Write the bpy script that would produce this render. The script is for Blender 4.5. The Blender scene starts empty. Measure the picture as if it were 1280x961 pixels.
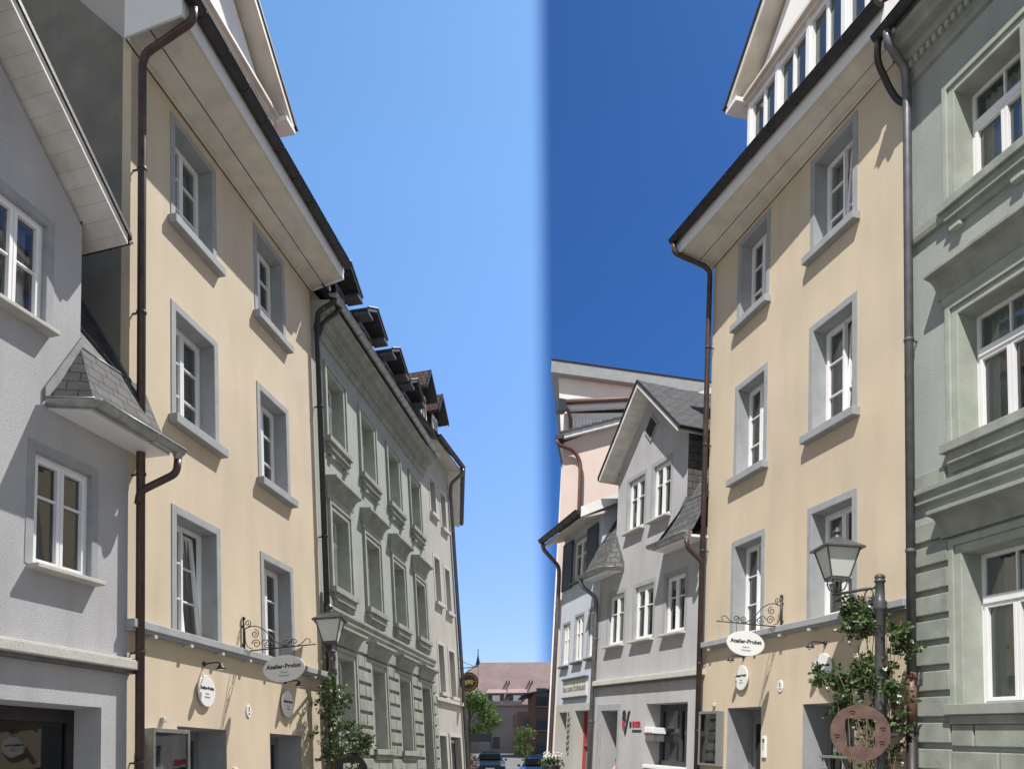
import bpy, bmesh, math, random
from math import sin, cos, pi, radians as R
from mathutils import Matrix, Vector
random.seed(7)
S = bpy.context.scene
COL = S.collection
# ------------------------------------------------------------------ camera
cam = bpy.data.objects.new('camera', bpy.data.cameras.new('camera'))
COL.objects.link(cam); S.camera = cam
cam.location = (0, 0, 1.6); cam.rotation_euler = (R(90 + 9.05), 0, 0)
cam.data.sensor_width = 36; cam.data.lens = 1050 / 1280 * 36
cam.data.shift_y = (780 - 480.5) / 1280
cam.data.clip_end = 2000; cam.data.clip_start = .05
S.render.resolution_x = 1024; S.render.resolution_y = 768
# the two rows of houses: plan frames (x along the facades, y into the houses, z up the walls)
ROW = {
 'L': Matrix(((.1681, -.98302, -.07357, -4.4229), (.98575, .16717, .01872, 9.5392), (-.0061, -.07566, .99711, 3.139), (0, 0, 0, 1))),
 'R': Matrix(((.23574, .97009, .05786, 3.6287), (-.97129, .23715, -.01869, 15.6994), (-.03185, -.05179, .99815, 3.6959), (0, 0, 0, 1))),
}
# ------------------------------------------------------------------ light
# The photograph is two exposures side by side of one sunny side of a street, seen from its two
# ends. Each half has its own sun; light linking at the end of the script keeps every surface
# lit by exactly one of them.
SUNDIR = {}; SUNS = {}
for k, (a, b, c, e) in {'L': (1.2, 2.2, 1., 5.), 'R': (1.2, 2.2, 1., 5.)}.items():
    d = (ROW[k].to_3x3() @ Vector((a, -c, b))).normalized(); SUNDIR[k] = d
    sd = bpy.data.lights.new('sun', 'SUN'); sd.energy = e; sd.angle = R(.5); sd.color = (1, .955, .88)
    so = bpy.data.objects.new('sun', sd); COL.objects.link(so)
    so.rotation_euler = d.to_track_quat('Z', 'Y').to_euler(); SUNS[k] = so
w = bpy.data.worlds.new('World'); S.world = w; w.use_nodes = True
nt = w.node_tree; N = nt.nodes; L = nt.links
bg = N['Background']; bg.inputs[1].default_value = .105
sky = N.new('ShaderNodeTexSky'); sky.sky_type = 'NISHITA'; sky.sun_disc = False
sky.sun_elevation = math.asin(SUNDIR['L'].z); sky.sun_rotation = math.atan2(SUNDIR['L'].x, SUNDIR['L'].y)
sky.air_density = 1.0; sky.dust_density = .6; sky.ozone_density = 1.6; sky.altitude = 400
# the sky is polarised: a much deeper blue on the right hand side
tc = N.new('ShaderNodeTexCoord'); sp = N.new('ShaderNodeSeparateXYZ'); L.new(tc.outputs['Generated'], sp.inputs[0])
at = N.new('ShaderNodeMath'); at.operation = 'ARCTAN2'; L.new(sp.outputs[0], at.inputs[0]); L.new(sp.outputs[1], at.inputs[1])
mr = N.new('ShaderNodeMapRange'); mr.interpolation_type = 'SMOOTHSTEP'
mr.inputs[1].default_value = .022; mr.inputs[2].default_value = .054; L.new(at.outputs[0], mr.inputs[0])
mr2 = N.new('ShaderNodeMapRange'); mr2.interpolation_type = 'SMOOTHSTEP'
mr2.inputs[1].default_value = 2.0; mr2.inputs[2].default_value = 1.0; L.new(at.outputs[0], mr2.inputs[0])
mm = N.new('ShaderNodeMath'); mm.operation = 'MULTIPLY'; L.new(mr.outputs[0], mm.inputs[0]); L.new(mr2.outputs[0], mm.inputs[1])
tint = N.new('ShaderNodeMix'); tint.data_type = 'RGBA'; tint.inputs[6].default_value = (1.5, 1.85, 2.05, 1); tint.inputs[7].default_value = (.155, .35, .66, 1)
L.new(mm.outputs[0], tint.inputs[0])
mr4 = N.new('ShaderNodeMapRange'); mr4.inputs[1].default_value = .1; mr4.inputs[2].default_value = .6; L.new(sp.outputs[2], mr4.inputs[0])
t3 = N.new('ShaderNodeMix'); t3.data_type = 'RGBA'; t3.inputs[6].default_value = (.84, .91, 1.25, 1); t3.inputs[7].default_value = (1.0, 1.38, 1.60, 1)
L.new(mr4.outputs[0], t3.inputs[0]); L.new(t3.outputs[2], tint.inputs[6])
mr3 = N.new('ShaderNodeMapRange'); mr3.interpolation_type = 'SMOOTHSTEP'   # paler, warmer sky behind us
mr3.inputs[1].default_value = .55; mr3.inputs[2].default_value = -.1; L.new(sp.outputs[1], mr3.inputs[0])
t2 = N.new('ShaderNodeMix'); t2.data_type = 'RGBA'; L.new(mr3.outputs[0], t2.inputs[0]); L.new(tint.outputs[2], t2.inputs[6]); t2.inputs[7].default_value = (1.75, 1.42, 1.12, 1)
mu = N.new('ShaderNodeMix'); mu.data_type = 'RGBA'; mu.blend_type = 'MULTIPLY'; mu.inputs[0].default_value = 1
L.new(sky.outputs[0], mu.inputs[6]); L.new(t2.outputs[2], mu.inputs[7]); L.new(mu.outputs[2], bg.inputs[0])
S.view_settings.view_transform = 'Standard'; S.view_settings.look = 'None'
S.view_settings.exposure = .30; S.view_settings.gamma = 1
S.render.engine = 'CYCLES'; S.cycles.max_bounces = 7; S.cycles.transparent_max_bounces = 12

# ------------------------------------------------------------------ materials
MATS = {}
def mat(name, col, rough=.85, var=.06, vscale=3., bump=0., bscale=60., metal=0., spec=.5, brick=None, streak=0., bdist=.01, col2=None, grain=0.):
    m = bpy.data.materials.new(name); m.use_nodes = True; MATS[name] = m
    n = m.node_tree.nodes; l = m.node_tree.links; p = n['Principled BSDF']
    p.inputs['Roughness'].default_value = rough; p.inputs['Metallic'].default_value = metal
    p.inputs['Specular IOR Level'].default_value = spec
    tc = n.new('ShaderNodeTexCoord'); base = None
    if brick:                                   # (w, h, mortar, darkness, offset)
        b = n.new('ShaderNodeTexBrick'); l.new(tc.outputs['UV'], b.inputs[0])
        b.inputs['Scale'].default_value = 1; b.inputs['Brick Width'].default_value = brick[0]
        b.inputs['Row Height'].default_value = brick[1]; b.inputs['Mortar Size'].default_value = brick[2]
        b.inputs['Mortar Smooth'].default_value = .1; b.inputs['Bias'].default_value = 0
        b.inputs['Color1'].default_value = (*col, 1); b.inputs['Color2'].default_value = (*(col2 or [c * .75 for c in col]), 1)
        b.inputs['Mortar'].default_value = (*[c * brick[3] for c in col], 1)
        base = b.outputs[0]; bfac = b.outputs[1]
    no = n.new('ShaderNodeTexNoise'); no.inputs['Scale'].default_value = vscale; no.inputs['Detail'].default_value = 6
    l.new(tc.outputs['Object'], no.inputs[0])
    mr = n.new('ShaderNodeMapRange'); mr.inputs[1].default_value = .3; mr.inputs[2].default_value = .7
    mr.inputs[3].default_value = 1 - var; mr.inputs[4].default_value = 1 + var; l.new(no.outputs[0], mr.inputs[0])
    fac = mr.outputs[0]
    if streak:
        mp = n.new('ShaderNodeMapping'); mp.inputs['Scale'].default_value = (1.7, 1.7, .3); l.new(tc.outputs['Object'], mp.inputs[0])
        n2 = n.new('ShaderNodeTexNoise'); n2.inputs['Scale'].default_value = 1.6; n2.inputs['Detail'].default_value = 5; l.new(mp.outputs[0], n2.inputs[0])
        m2 = n.new('ShaderNodeMapRange'); m2.inputs[1].default_value = .45; m2.inputs[2].default_value = .75
        m2.inputs[3].default_value = 1; m2.inputs[4].default_value = 1 - streak; l.new(n2.outputs[0], m2.inputs[0])
        q = n.new('ShaderNodeMath'); q.operation = 'MULTIPLY'; l.new(fac, q.inputs[0]); l.new(m2.outputs[0], q.inputs[1]); fac = q.outputs[0]
    if grain:
        n3 = n.new('ShaderNodeTexNoise'); n3.inputs['Scale'].default_value = 45; n3.inputs['Detail'].default_value = 3; l.new(tc.outputs['Object'], n3.inputs[0])
        m3 = n.new('ShaderNodeMapRange'); m3.inputs[1].default_value = .3; m3.inputs[2].default_value = .7
        m3.inputs[3].default_value = 1 - grain; m3.inputs[4].default_value = 1 + grain; l.new(n3.outputs[0], m3.inputs[0])
        q = n.new('ShaderNodeMath'); q.operation = 'MULTIPLY'; l.new(fac, q.inputs[0]); l.new(m3.outputs[0], q.inputs[1]); fac = q.outputs[0]
    mx = n.new('ShaderNodeVectorMath'); mx.operation = 'SCALE'
    if base: l.new(base, mx.inputs[0])
    else: mx.inputs[0].default_value = col
    l.new(fac, mx.inputs['Scale']); l.new(mx.outputs[0], p.inputs['Base Color'])
    if bump:
        bn = n.new('ShaderNodeTexNoise'); bn.inputs['Scale'].default_value = bscale; bn.inputs['Detail'].default_value = 4
        l.new(tc.outputs['Object'], bn.inputs[0])
        bp = n.new('ShaderNodeBump'); bp.inputs['Strength'].default_value = bump; bp.inputs['Distance'].default_value = bdist
        l.new(bn.outputs[0], bp.inputs['Height']); l.new(bp.outputs[0], p.inputs['Normal'])
        if brick:
            b2 = n.new('ShaderNodeBump'); b2.invert = True; b2.inputs['Strength'].default_value = .7; b2.inputs['Distance'].default_value = .015
            l.new(bfac, b2.inputs['Height']); l.new(bp.outputs[0], b2.inputs['Normal']); l.new(b2.outputs[0], p.inputs['Normal'])
    return m
def glassmat(name, tintc=(.55, .6, .62), ior=1.6):
    m = bpy.data.materials.new(name); m.use_nodes = True; MATS[name] = m
    n = m.node_tree.nodes; l = m.node_tree.links; n.remove(n['Principled BSDF']); out = n['Material Output']
    t = n.new('ShaderNodeBsdfTransparent'); t.inputs[0].default_value = (*tintc, 1)
    g = n.new('ShaderNodeBsdfGlossy'); g.inputs['Roughness'].default_value = .02; g.inputs[0].default_value = (.9, .93, .95, 1)
    f = n.new('ShaderNodeFresnel'); f.inputs[0].default_value = ior
    tcn = n.new('ShaderNodeTexCoord'); no = n.new('ShaderNodeTexNoise'); no.inputs['Scale'].default_value = 2.2; l.new(tcn.outputs['Object'], no.inputs[0])
    b = n.new('ShaderNodeBump'); b.inputs['Strength'].default_value = .05; b.inputs['Distance'].default_value = .02; l.new(no.outputs[0], b.inputs['Height'])
    l.new(b.outputs[0], g.inputs['Normal'])
    x = n.new('ShaderNodeMixShader'); l.new(f.outputs[0], x.inputs[0]); l.new(t.outputs[0], x.inputs[1]); l.new(g.outputs[0], x.inputs[2]); l.new(x.outputs[0], out.inputs[0])
    return m
mat('yellow_stucco', (.595, .503, .382), .92, .08, .6, .3, 55, streak=.09, grain=.03)
mat('grey_stucco', (.43, .428, .45), .95, .09, .9, .42, 75, streak=.12, grain=.09, bdist=.015)
mat('green_stucco', (.335, .36, .345), .9, .09, 1.1, .35, 40, streak=.16, grain=.05)
mat('green_trim', (.28, .30, .265), .85, .16, 3.5, .3, 40, streak=.2, grain=.05)
mat('green_pale', (.34, .365, .32), .85, .13, 3.5, .25, 40, streak=.12, grain=.04)
mat('beige_stucco', (.42, .425, .40), .9, .06, 1.3, .4, 45, streak=.12, grain=.03)
mat('blue_stucco', (.52, .57, .66), .9, .05, 1.3, .4, 45, streak=.08)
mat('pink_stucco', (.78, .64, .59), .9, .04, 1.3, .3, 45, streak=.05)
mat('white_stucco', (.80, .78, .79), .9, .04, 1.3, .3, 45, streak=.05)
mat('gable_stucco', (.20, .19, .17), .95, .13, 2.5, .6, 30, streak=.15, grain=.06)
mat('lining', (.80, .80, .80), .7, .06, 4, .1, 40, streak=.08)
mat('jamb_grey', (.33, .34, .365), .7, .08, 4, .1, 40, streak=.1)
mat('stone_grey', (.315, .33, .35), .8, .10, 4, .2, 60, grain=.04)
mat('stone_pale', (.50, .49, .46), .85, .09, 5, .4, 50, grain=.06)
mat('white_paint', (.80, .80, .82), .5, .03, 4, .1, 30, streak=.04)
mat('cream_paint', (.64, .60, .54), .6, .07, 3, .15, 30, streak=.18)
mat('board_paint', (.70, .68, .66), .7, .09, 4, .15, 30, streak=.2, brick=(2.4, .18, .003, .75), col2=(.68, .64, .60))
mat('dark_metal', (.035, .033, .034), .5, .25, 8, .15, 30, metal=.3)
mat('brown_metal', (.075, .052, .047), .45, .22, 6, .15, 30, metal=.4)
mat('zinc', (.33, .34, .34), .42, .22, 7, .15, 30, metal=.75)
mat('zinc_dark', (.15, .15, .165), .45, .2, 7, .15, 30, metal=.5)
mat('red_metal', (.14, .068, .055), .5, .15, 6)
mat('iron', (.045, .042, .045), .5, .2, 20, .1, 80, metal=.3)
mat('lamp_paint', (.085, .088, .095), .38, .2, 15, .15, 60, metal=.2)
mat('rust', (.115, .07, .057), .9, .3, 9, .5, 90, grain=.1)
mat('slate', (.115, .116, .12), .85, .16, 5, .4, 30, brick=(.24, .15, .010, .3), col2=(.085, .086, .09))
mat('slate_dark', (.05, .052, .055), .7, .15, 5, .3, 30, brick=(.22, .16, .012, .3))
mat('roof_tile', (.30, .15, .095), .8, .2, 6, .4, 30, brick=(.17, .22, .03, .3), col2=(.20, .10, .075))
mat('far_tile', (.44, .31, .29), .85, .15, .5, .2, 10, brick=(.25, .3, .02, .8), col2=(.38, .27, .255))
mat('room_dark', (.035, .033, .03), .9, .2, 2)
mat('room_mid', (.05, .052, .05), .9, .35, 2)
mat('curtain', (.62, .64, .62), .9, .08, 6)
mat('anthracite', (.05, .055, .062), .4, .1, 5, metal=.1)
mat('door_grey', (.20, .20, .205), .5, .08, 3)
mat('shutter_blue', (.075, .105, .16), .7, .12, 5, brick=(2, .045, .008, .4))
mat('red_paint', (.38, .05, .06), .5, .05, 4)
mat('sign_white', (.78, .78, .79), .45, .02, 4)
mat('sign_beige', (.60, .565, .53), .7, .06, 6)
mat('ink', (.03, .025, .03), .6, .05, 4)
mat('ink_grey', (.25, .25, .27), .6, .05, 4)
mat('ink_red', (.50, .03, .045), .5, .05, 4)
mat('gold', (.55, .38, .12), .4, .1, 6, metal=.6)
mat('milk_glass', (.62, .64, .60), .25, .05, 3, spec=.6)
mat('bark', (.13, .095, .065), .95, .2, 15, .6, 40)
mat('stem', (.15, .13, .07), .9, .2, 15)
mat('leaf', (.05, .095, .03), .45, .4, 9)
mat('leaf_light', (.12, .17, .06), .5, .3, 9)
mat('petal', (.80, .80, .74), .7, .05, 9)
mat('petal_red', (.45, .04, .07), .7, .2, 9)
mat('tree_leaf', (.11, .19, .035), .6, .35, 2)
mat('paving', (.23, .22, .21), .9, .12, .8, .4, 20, brick=(.24, .14, .012, .55))
mat('road', (.16, .155, .15), .9, .12, .5, .4, 30)
mat('far_wall', (.30, .26, .27), .9, .08, .5)
mat('far_brown', (.17, .085, .065), .9, .12, .5)
mat('car_paint', (.035, .05, .075), .2, .05, 3, metal=.4)
mat('car_blue', (.03, .09, .25), .2, .05, 3, metal=.4)
mat('black_rubber', (.02, .02, .02), .7, .1, 5)
mat('skin', (.52, .30, .20), .6, .05, 9)
mat('shirt', (.03, .035, .09), .9, .1, 9)
mat('trousers', (.06, .06, .065), .9, .1, 9)
mat('hair', (.06, .035, .02), .8, .2, 30)
mat('poster', (.62, .64, .60), .6, .5, 5)
mat('poster_blue', (.06, .16, .30), .6, .6, 9)
mat('bottle', (.05, .22, .08), .2, .1, 9)
mat('terracotta', (.25, .12, .08), .8, .1, 9)
for nm in ('tree_leaf', 'leaf', 'leaf_light'):     # light shines through thin leaves
    nt_ = MATS[nm].node_tree; p_ = nt_.nodes['Principled BSDF']; tr = nt_.nodes.new('ShaderNodeBsdfTranslucent'); mx_ = nt_.nodes.new('ShaderNodeMixShader')
    mx_.inputs[0].default_value = .35; nt_.links.new(p_.inputs['Base Color'].links[0].from_socket, tr.inputs[0])
    nt_.links.new(p_.outputs[0], mx_.inputs[1]); nt_.links.new(tr.outputs[0], mx_.inputs[2]); nt_.links.new(mx_.outputs[0], nt_.nodes['Material Output'].inputs[0])
glassmat('glass', (.80, .84, .84), 2.0); glassmat('glass_dark', (.42, .45, .45), 1.7)

# ------------------------------------------------------------------ mesh builder (u along the wall, n out of it, v up)
class MB:
    def __init__(s): s.v = []; s.f = []; s.mi = []; s.k = 0; s.uvw = True
    def add(s, pts, faces):
        b = len(s.v); s.v += [tuple(p) for p in pts]
        for f in faces: s.f.append([b + i for i in f]); s.mi.append(s.k)
        return s
    def quad(s, *p): return s.add(p, [list(range(len(p)))])
    def box(s, u0, u1, n0, n1, v0, v1):
        return s.add([(u, n, v) for u in (u0, u1) for n in (n0, n1) for v in (v0, v1)],
                     [(0, 1, 3, 2), (4, 6, 7, 5), (0, 4, 5, 1), (2, 3, 7, 6), (0, 2, 6, 4), (1, 5, 7, 3)])
    def prism(s, poly, a0, a1, ax='u'):      # ax u: poly in (n,v); ax n: poly in (u,v); ax v: poly in (u,n)
        m = {'u': lambda a, p: (a, p[0], p[1]), 'n': lambda a, p: (p[0], a, p[1]), 'v': lambda a, p: (p[0], p[1], a)}[ax]
        k = len(poly)
        return s.add([m(a0, p) for p in poly] + [m(a1, p) for p in poly],
                     [list(range(k))[::-1], list(range(k, 2 * k))] + [(i, (i + 1) % k, k + (i + 1) % k, k + i) for i in range(k)])
    def hexa(s, a, b):                        # two quads (lists of four points)
        return s.add(a + b, [(3, 2, 1, 0), (4, 5, 6, 7)] + [(i, (i + 1) % 4, 4 + (i + 1) % 4, 4 + i) for i in range(4)])
    def tube(s, pts, r, seg=8, cap=True, r2=None):
        pts = [Vector(p) for p in pts]; rings = []; k = len(pts); prev = None
        for i, p in enumerate(pts):
            t = (pts[min(i + 1, k - 1)] - pts[max(i - 1, 0)]).normalized()
            if prev is None:
                a = Vector((0, 0, 1)) if abs(t.z) < .9 else Vector((1, 0, 0)); x = t.cross(a).normalized()
            else:
                x = prev - t * prev.dot(t); x.normalize()
            prev = x; y = t.cross(x); rr = r if r2 is None else r + (r2 - r) * i / (k - 1)
            if isinstance(r, (list, tuple)): rr = r[i]
            rings.append([p + (x * cos(j * 2 * pi / seg) + y * sin(j * 2 * pi / seg)) * rr for j in range(seg)])
        fs = [(i * seg + j, i * seg + (j + 1) % seg, (i + 1) * seg + (j + 1) % seg, (i + 1) * seg + j) for i in range(k - 1) for j in range(seg)]
        if cap: fs += [list(range(seg))[::-1], [(k - 1) * seg + j for j in range(seg)]]
        return s.add([q for rg in rings for q in rg], fs)
    def lathe(s, c, prof, seg=16, ax='v'):    # prof: (radius, height)
        k = len(prof); P = []
        for r, h in prof:
            for j in range(seg):
                a, b = r * cos(2 * pi * (j + .5) / seg), r * sin(2 * pi * (j + .5) / seg)
                P.append({'v': (c[0] + a, c[1] + b, c[2] + h), 'n': (c[0] + a, c[1] + h, c[2] + b), 'u': (c[0] + h, c[1] + a, c[2] + b)}[ax])
        fs = [(i * seg + j, i * seg + (j + 1) % seg, (i + 1) * seg + (j + 1) % seg, (i + 1) * seg + j) for i in range(k - 1) for j in range(seg)]
        return s.add(P, fs + [list(range(seg))[::-1], [(k - 1) * seg + j for j in range(seg)]])
    def mk(s, name, mt, parent=None, smooth=False, bevel=0, weld=False, solid=True):
        me = bpy.data.meshes.new(name); bm = bmesh.new()
        vs = [bm.verts.new((u, -n, v)) for u, n, v in s.v]
        for f, k in zip(s.f, s.mi):
            try: bf = bm.faces.new([vs[i] for i in f]); bf.material_index = k; bf.smooth = smooth
            except ValueError: pass
        if weld: bmesh.ops.remove_doubles(bm, verts=bm.verts, dist=.0005)
        if solid: bmesh.ops.recalc_face_normals(bm, faces=bm.faces)
        uv = bm.loops.layers.uv.new('UVMap'); bm.normal_update()
        for f in bm.faces:
            nn = f.normal; t = Vector((0, 0, 1)).cross(nn)
            t = t.normalized() if t.length > .05 else Vector((1, 0, 0)); b = nn.cross(t)
            for lp in f.loops: lp[uv].uv = (lp.vert.co.dot(t), lp.vert.co.dot(b))
        bm.to_mesh(me); bm.free()
        for m_ in (mt if isinstance(mt, (list, tuple)) else [mt]): me.materials.append(MATS[m_])
        o = bpy.data.objects.new(name, me); COL.objects.link(o)
        if parent: o.parent = parent
        if bevel:
            md = o.modifiers.new('bevel', 'BEVEL'); md.width = bevel; md.segments = 2; md.limit_method = 'ANGLE'; md.angle_limit = R(40)
            if smooth is False: md.harden_normals = False
        return o
def B(*a): return MB().box(*a)

def wall(mb, u0, u1, v0, v1, holes=(), n=0., skipv=None):
    us = sorted({u0, u1, *[h[0] for h in holes], *[h[1] for h in holes]}); vs = sorted({v0, v1, *[h[2] for h in holes], *[h[3] for h in holes]})
    us = [u for u in us if u0 <= u <= u1]; vs = [v for v in vs if v0 <= v <= v1]
    for a, b in zip(us, us[1:]):
        for c, d in zip(vs, vs[1:]):
            if any(h[0] <= a and b <= h[1] and h[2] <= c and d <= h[3] for h in holes): continue
            mb.quad((a, n, c), (b, n, c), (b, n, d), (a, n, d))
    for h in holes:
        a, b, c, d = h[:4]; k = n - h[4]; c2 = max(c, v0)
        mb.quad((a, n, c2), (a, k, c2), (a, k, d), (a, n, d)); mb.quad((b, n, c2), (b, n, d), (b, k, d), (b, k, c2))
        mb.quad((a, n, d), (a, k, d), (b, k, d), (b, n, d)); mb.quad((a, n, c2), (b, n, c2), (b, k, c2), (a, k, c2))

RIGHT = set()
def thing(name, row, u, n, v, label, cat, group=None, psi=0., extra=None):
    o = bpy.data.objects.new(name, None); COL.objects.link(o); o.empty_display_size = .3
    M = ROW[row] if isinstance(row, str) else row
    o.matrix_world = M @ Matrix.Translation((u, -n, v)) @ Matrix.Rotation(R(-psi), 4, 'Z')
    o['label'] = label; o['category'] = cat
    if row == 'R': RIGHT.add(o.name)
    if group: o['group'] = group
    return o
def tag(o, kind=None, label=None, cat=None, group=None):
    if kind: o['kind'] = kind
    if label: o['label'] = label
    if cat: o['category'] = cat
    if group: o['group'] = group
    return o

def curtain(parent, u0, u1, v0, v1, n, amp=.03, per=.09):
    mb = MB(); k = max(4, int((u1 - u0) / .018))
    ph = random.random() * 6
    row = [(u0 + (u1 - u0) * i / k, n + amp * sin(ph + 2 * pi * (u1 - u0) * i / k / per + .8 * sin(i * .31))) for i in range(k + 1)]
    for (a, na), (b, nb) in zip(row, row[1:]): mb.quad((a, na, v0), (b, nb, v0), (b, nb, v1), (a, na, v1))
    return mb.mk('curtain', 'curtain', parent, True, weld=True, solid=False)

def window(parent, u0, u1, v0, v1, dep, style='three', surround=None, sill=None, fm='white_paint', cur=.3, ajar=0, bottom=False, sm='stone_grey', leafopen=0):
    """opening u0..u1 x v0..v1; the casement stands dep behind the wall face"""
    f0, f1 = -dep - .06, -dep; mb = MB(); o = .05; g = .001
    mb.box(u0 + g, u0 + o, f0, f1, v0, v1).box(u1 - o, u1 - g, f0, f1, v0, v1)
    mb.box(u0 + o, u1 - o, f0, f1, v1 - o, v1 - g).box(u0 + o, u1 - o, f0, f1, v0 + g, v0 + o)
    um = (u0 + u1) / 2; a, b, c, d = u0 + o, u1 - o, v0 + o, v1 - o; q0, q1 = f0 + .012, f1 + .014; s = .045
    top = d
    if style == 'cross':
        tv = c + (d - c) * .70; mb.box(a, b, f0, f1 + .03, tv - .045, tv + .045)
        mb.box(um - .012, um + .012, q0, f1, tv + .045, d); top = tv - .045
    def leaf(x0, x1, m_):
        m_.box(x0, x0 + s, q0, q1, c, top).box(x1 - s, x1, q0, q1, c, top)
        m_.box(x0 + s, x1 - s, q0, q1, c, c + s).box(x0 + s, x1 - s, q0, q1, top - s, top)
        bars = {'three': (1 / 3, 2 / 3), 'onehigh': (.64,), 'cross': (), 'two': (.5,)}[style]
        for t in bars:
            y = c + (top - c) * t; m_.box(x0 + s, x1 - s, q0 + .01, q1 - .008, y - .011, y + .011)
    leaf(a + .002, um - .003, mb)
    if not ajar: leaf(um + .003, b - .002, mb)
    win = mb.mk('window', fm, parent, bevel=.004)
    if ajar:                                   # the right hand leaf is tilted inwards at its top
        m2 = MB(); leaf(um + .003, b - .002, m2)
        k = math.tan(R(ajar)); m2.v = [(x, y - (z - c) * k, z) for x, y, z in m2.v]
        m2.mk('tilted_sash', fm, win, bevel=.004)
    p = MB()
    def pane(x0, x1, y0, y1, kk=0.):
        nn = f0 + .03; p.quad((x0, nn - (y0 - c) * kk, y0), (x1, nn - (y0 - c) * kk, y0), (x1, nn - (y1 - c) * kk, y1), (x0, nn - (y1 - c) * kk, y1))
    pane(a + s, um - s, c + s, top - s); pane(um + s, b - s, c + s, top - s, math.tan(R(ajar)) if ajar else 0)
    if style == 'cross': pane(a, b, top + .09, d)
    p.mk('pane', 'glass', win, solid=False)
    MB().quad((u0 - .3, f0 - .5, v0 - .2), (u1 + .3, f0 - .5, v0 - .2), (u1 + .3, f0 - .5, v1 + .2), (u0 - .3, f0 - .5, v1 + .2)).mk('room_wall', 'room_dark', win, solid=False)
    if cur:
        wd = (b - a) * cur
        curtain(win, a, a + wd, c, d, f0 - .1); curtain(win, b - wd, b, c, d, f0 - .1)
    if surround:
        w_ = surround[0]; pr = surround[1]; m3 = MB()
        vb = v0 if bottom else v0
        m3.box(u0 - w_, u0 - .001, -.02, pr, vb, v1 + w_).box(u1 + .001, u1 + w_, -.02, pr, vb, v1 + w_).box(u0 - .001, u1 + .001, -.02, pr, v1 + .001, v1 + w_)
        # lining of the reveal
        m3.box(u0 - .001, u0 + .006, f1 + .001, pr - .002, vb, v1 - .006).box(u1 - .006, u1 + .001, f1 + .001, pr - .002, vb, v1 - .006).box(u0 - .001, u1 + .001, f1 + .001, pr - .002, v1 - .006, v1 + .001)
        m3.mk('surround', sm, win, bevel=.006)
    if sill:
        h, pr, ext = sill[:3]
        B(u0 - ext, u1 + ext, -.02, pr, v0 - h, v0 - .001).mk('sill', sill[3] if len(sill) > 3 else sm, win, bevel=.008)
        B(u0 + .006, u1 - .006, f1, -.02, v0 - .02, v0 + .012).mk('inner_sill', fm if fm == 'white_paint' else sm, win)
    return win

def gutter(parent, pts, r, mt='dark_metal', name='gutter'):
    """half round gutter along pts (u,n,v = centre of its rim)"""
    mb = MB(); seg = 10; pts = [Vector(p) for p in pts]; rings = []
    for i, p in enumerate(pts):
        d0 = (pts[i] - pts[i - 1]).normalized() if i else None; d1 = (pts[i + 1] - pts[i]).normalized() if i < len(pts) - 1 else None
        t = ((d0 or d1) + (d1 or d0)).normalized(); x = t.cross(Vector((0, 0, 1))).normalized(); k = 1 / max(.5, t.dot(d1 or d0))
        rings.append([p + x * cos(a) * r * k + Vector((0, 0, 1)) * sin(a) * r for a in [pi + pi * j / seg for j in range(seg + 1)]] +
                     [p + x * cos(a) * (r - .006) * k + Vector((0, 0, 1)) * sin(a) * (r - .006) for a in [2 * pi - pi * j / seg for j in range(seg + 1)]])
    m = len(rings[0]); fs = [(i * m + j, i * m + (j + 1) % m, (i + 1) * m + (j + 1) % m, (i + 1) * m + j) for i in range(len(rings) - 1) for j in range(m)]
    mb.add([q for rg in rings for q in rg], fs)
    for rg, pp in ((rings[0], pts[0]), (rings[-1], pts[-1])): mb.add(rg[:seg + 1], [list(range(seg + 1))])
    for a_, b_ in zip(pts, pts[1:]):
        Ln = (b_ - a_).length; t = (b_ - a_).normalized(); x = t.cross(Vector((0, 0, 1))).normalized()
        for i in range(int(Ln / .62)):
            c = a_ + t * (.3 + i * .62)
            mb.tube([c + x * cos(a) * (r + .004) + Vector((0, 0, 1)) * sin(a) * (r + .004) for a in [pi + pi * j / 8 for j in range(9)]], .006, 5)
    for a_, b_ in zip(pts, pts[1:]):           # rolled front bead
        t = (b_ - a_).normalized(); x = t.cross(Vector((0, 0, 1))).normalized()
        for sgn in (1, -1): mb.tube([a_ + x * r * sgn, b_ + x * r * sgn], .011, 6)
    return mb.mk(name, mt, parent, True, solid=False)

def bend(pts, r=.1, n=5):
    P = [Vector(p) for p in pts]; out = [P[0]]
    for a, b, c in zip(P, P[1:], P[2:]):
        q = min(r, (a - b).length * .45, (c - b).length * .45)
        s, e = b + (a - b).normalized() * q, b + (c - b).normalized() * q
        for i in range(n + 1):
            t = i / n; out.append(s * (1 - t) ** 2 + b * 2 * t * (1 - t) + e * t * t)
    return out + [P[-1]]
def downpipe(parent, pts, r=.045, mt='brown_metal', clamps=(), rb=.16):
    o = MB().tube(bend(pts, rb), r, 14).mk('downpipe', mt, parent, True)
    for (u, n, v) in clamps:
        MB().lathe((u, n, v - .018), [(r + .008, 0), (r + .010, .006), (r + .010, .03), (r + .008, .036)], 14).box(u - .01, u + .01, 0, n, v - .01, v + .01).mk('pipe_clamp', mt, o, False)
    return o

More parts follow.
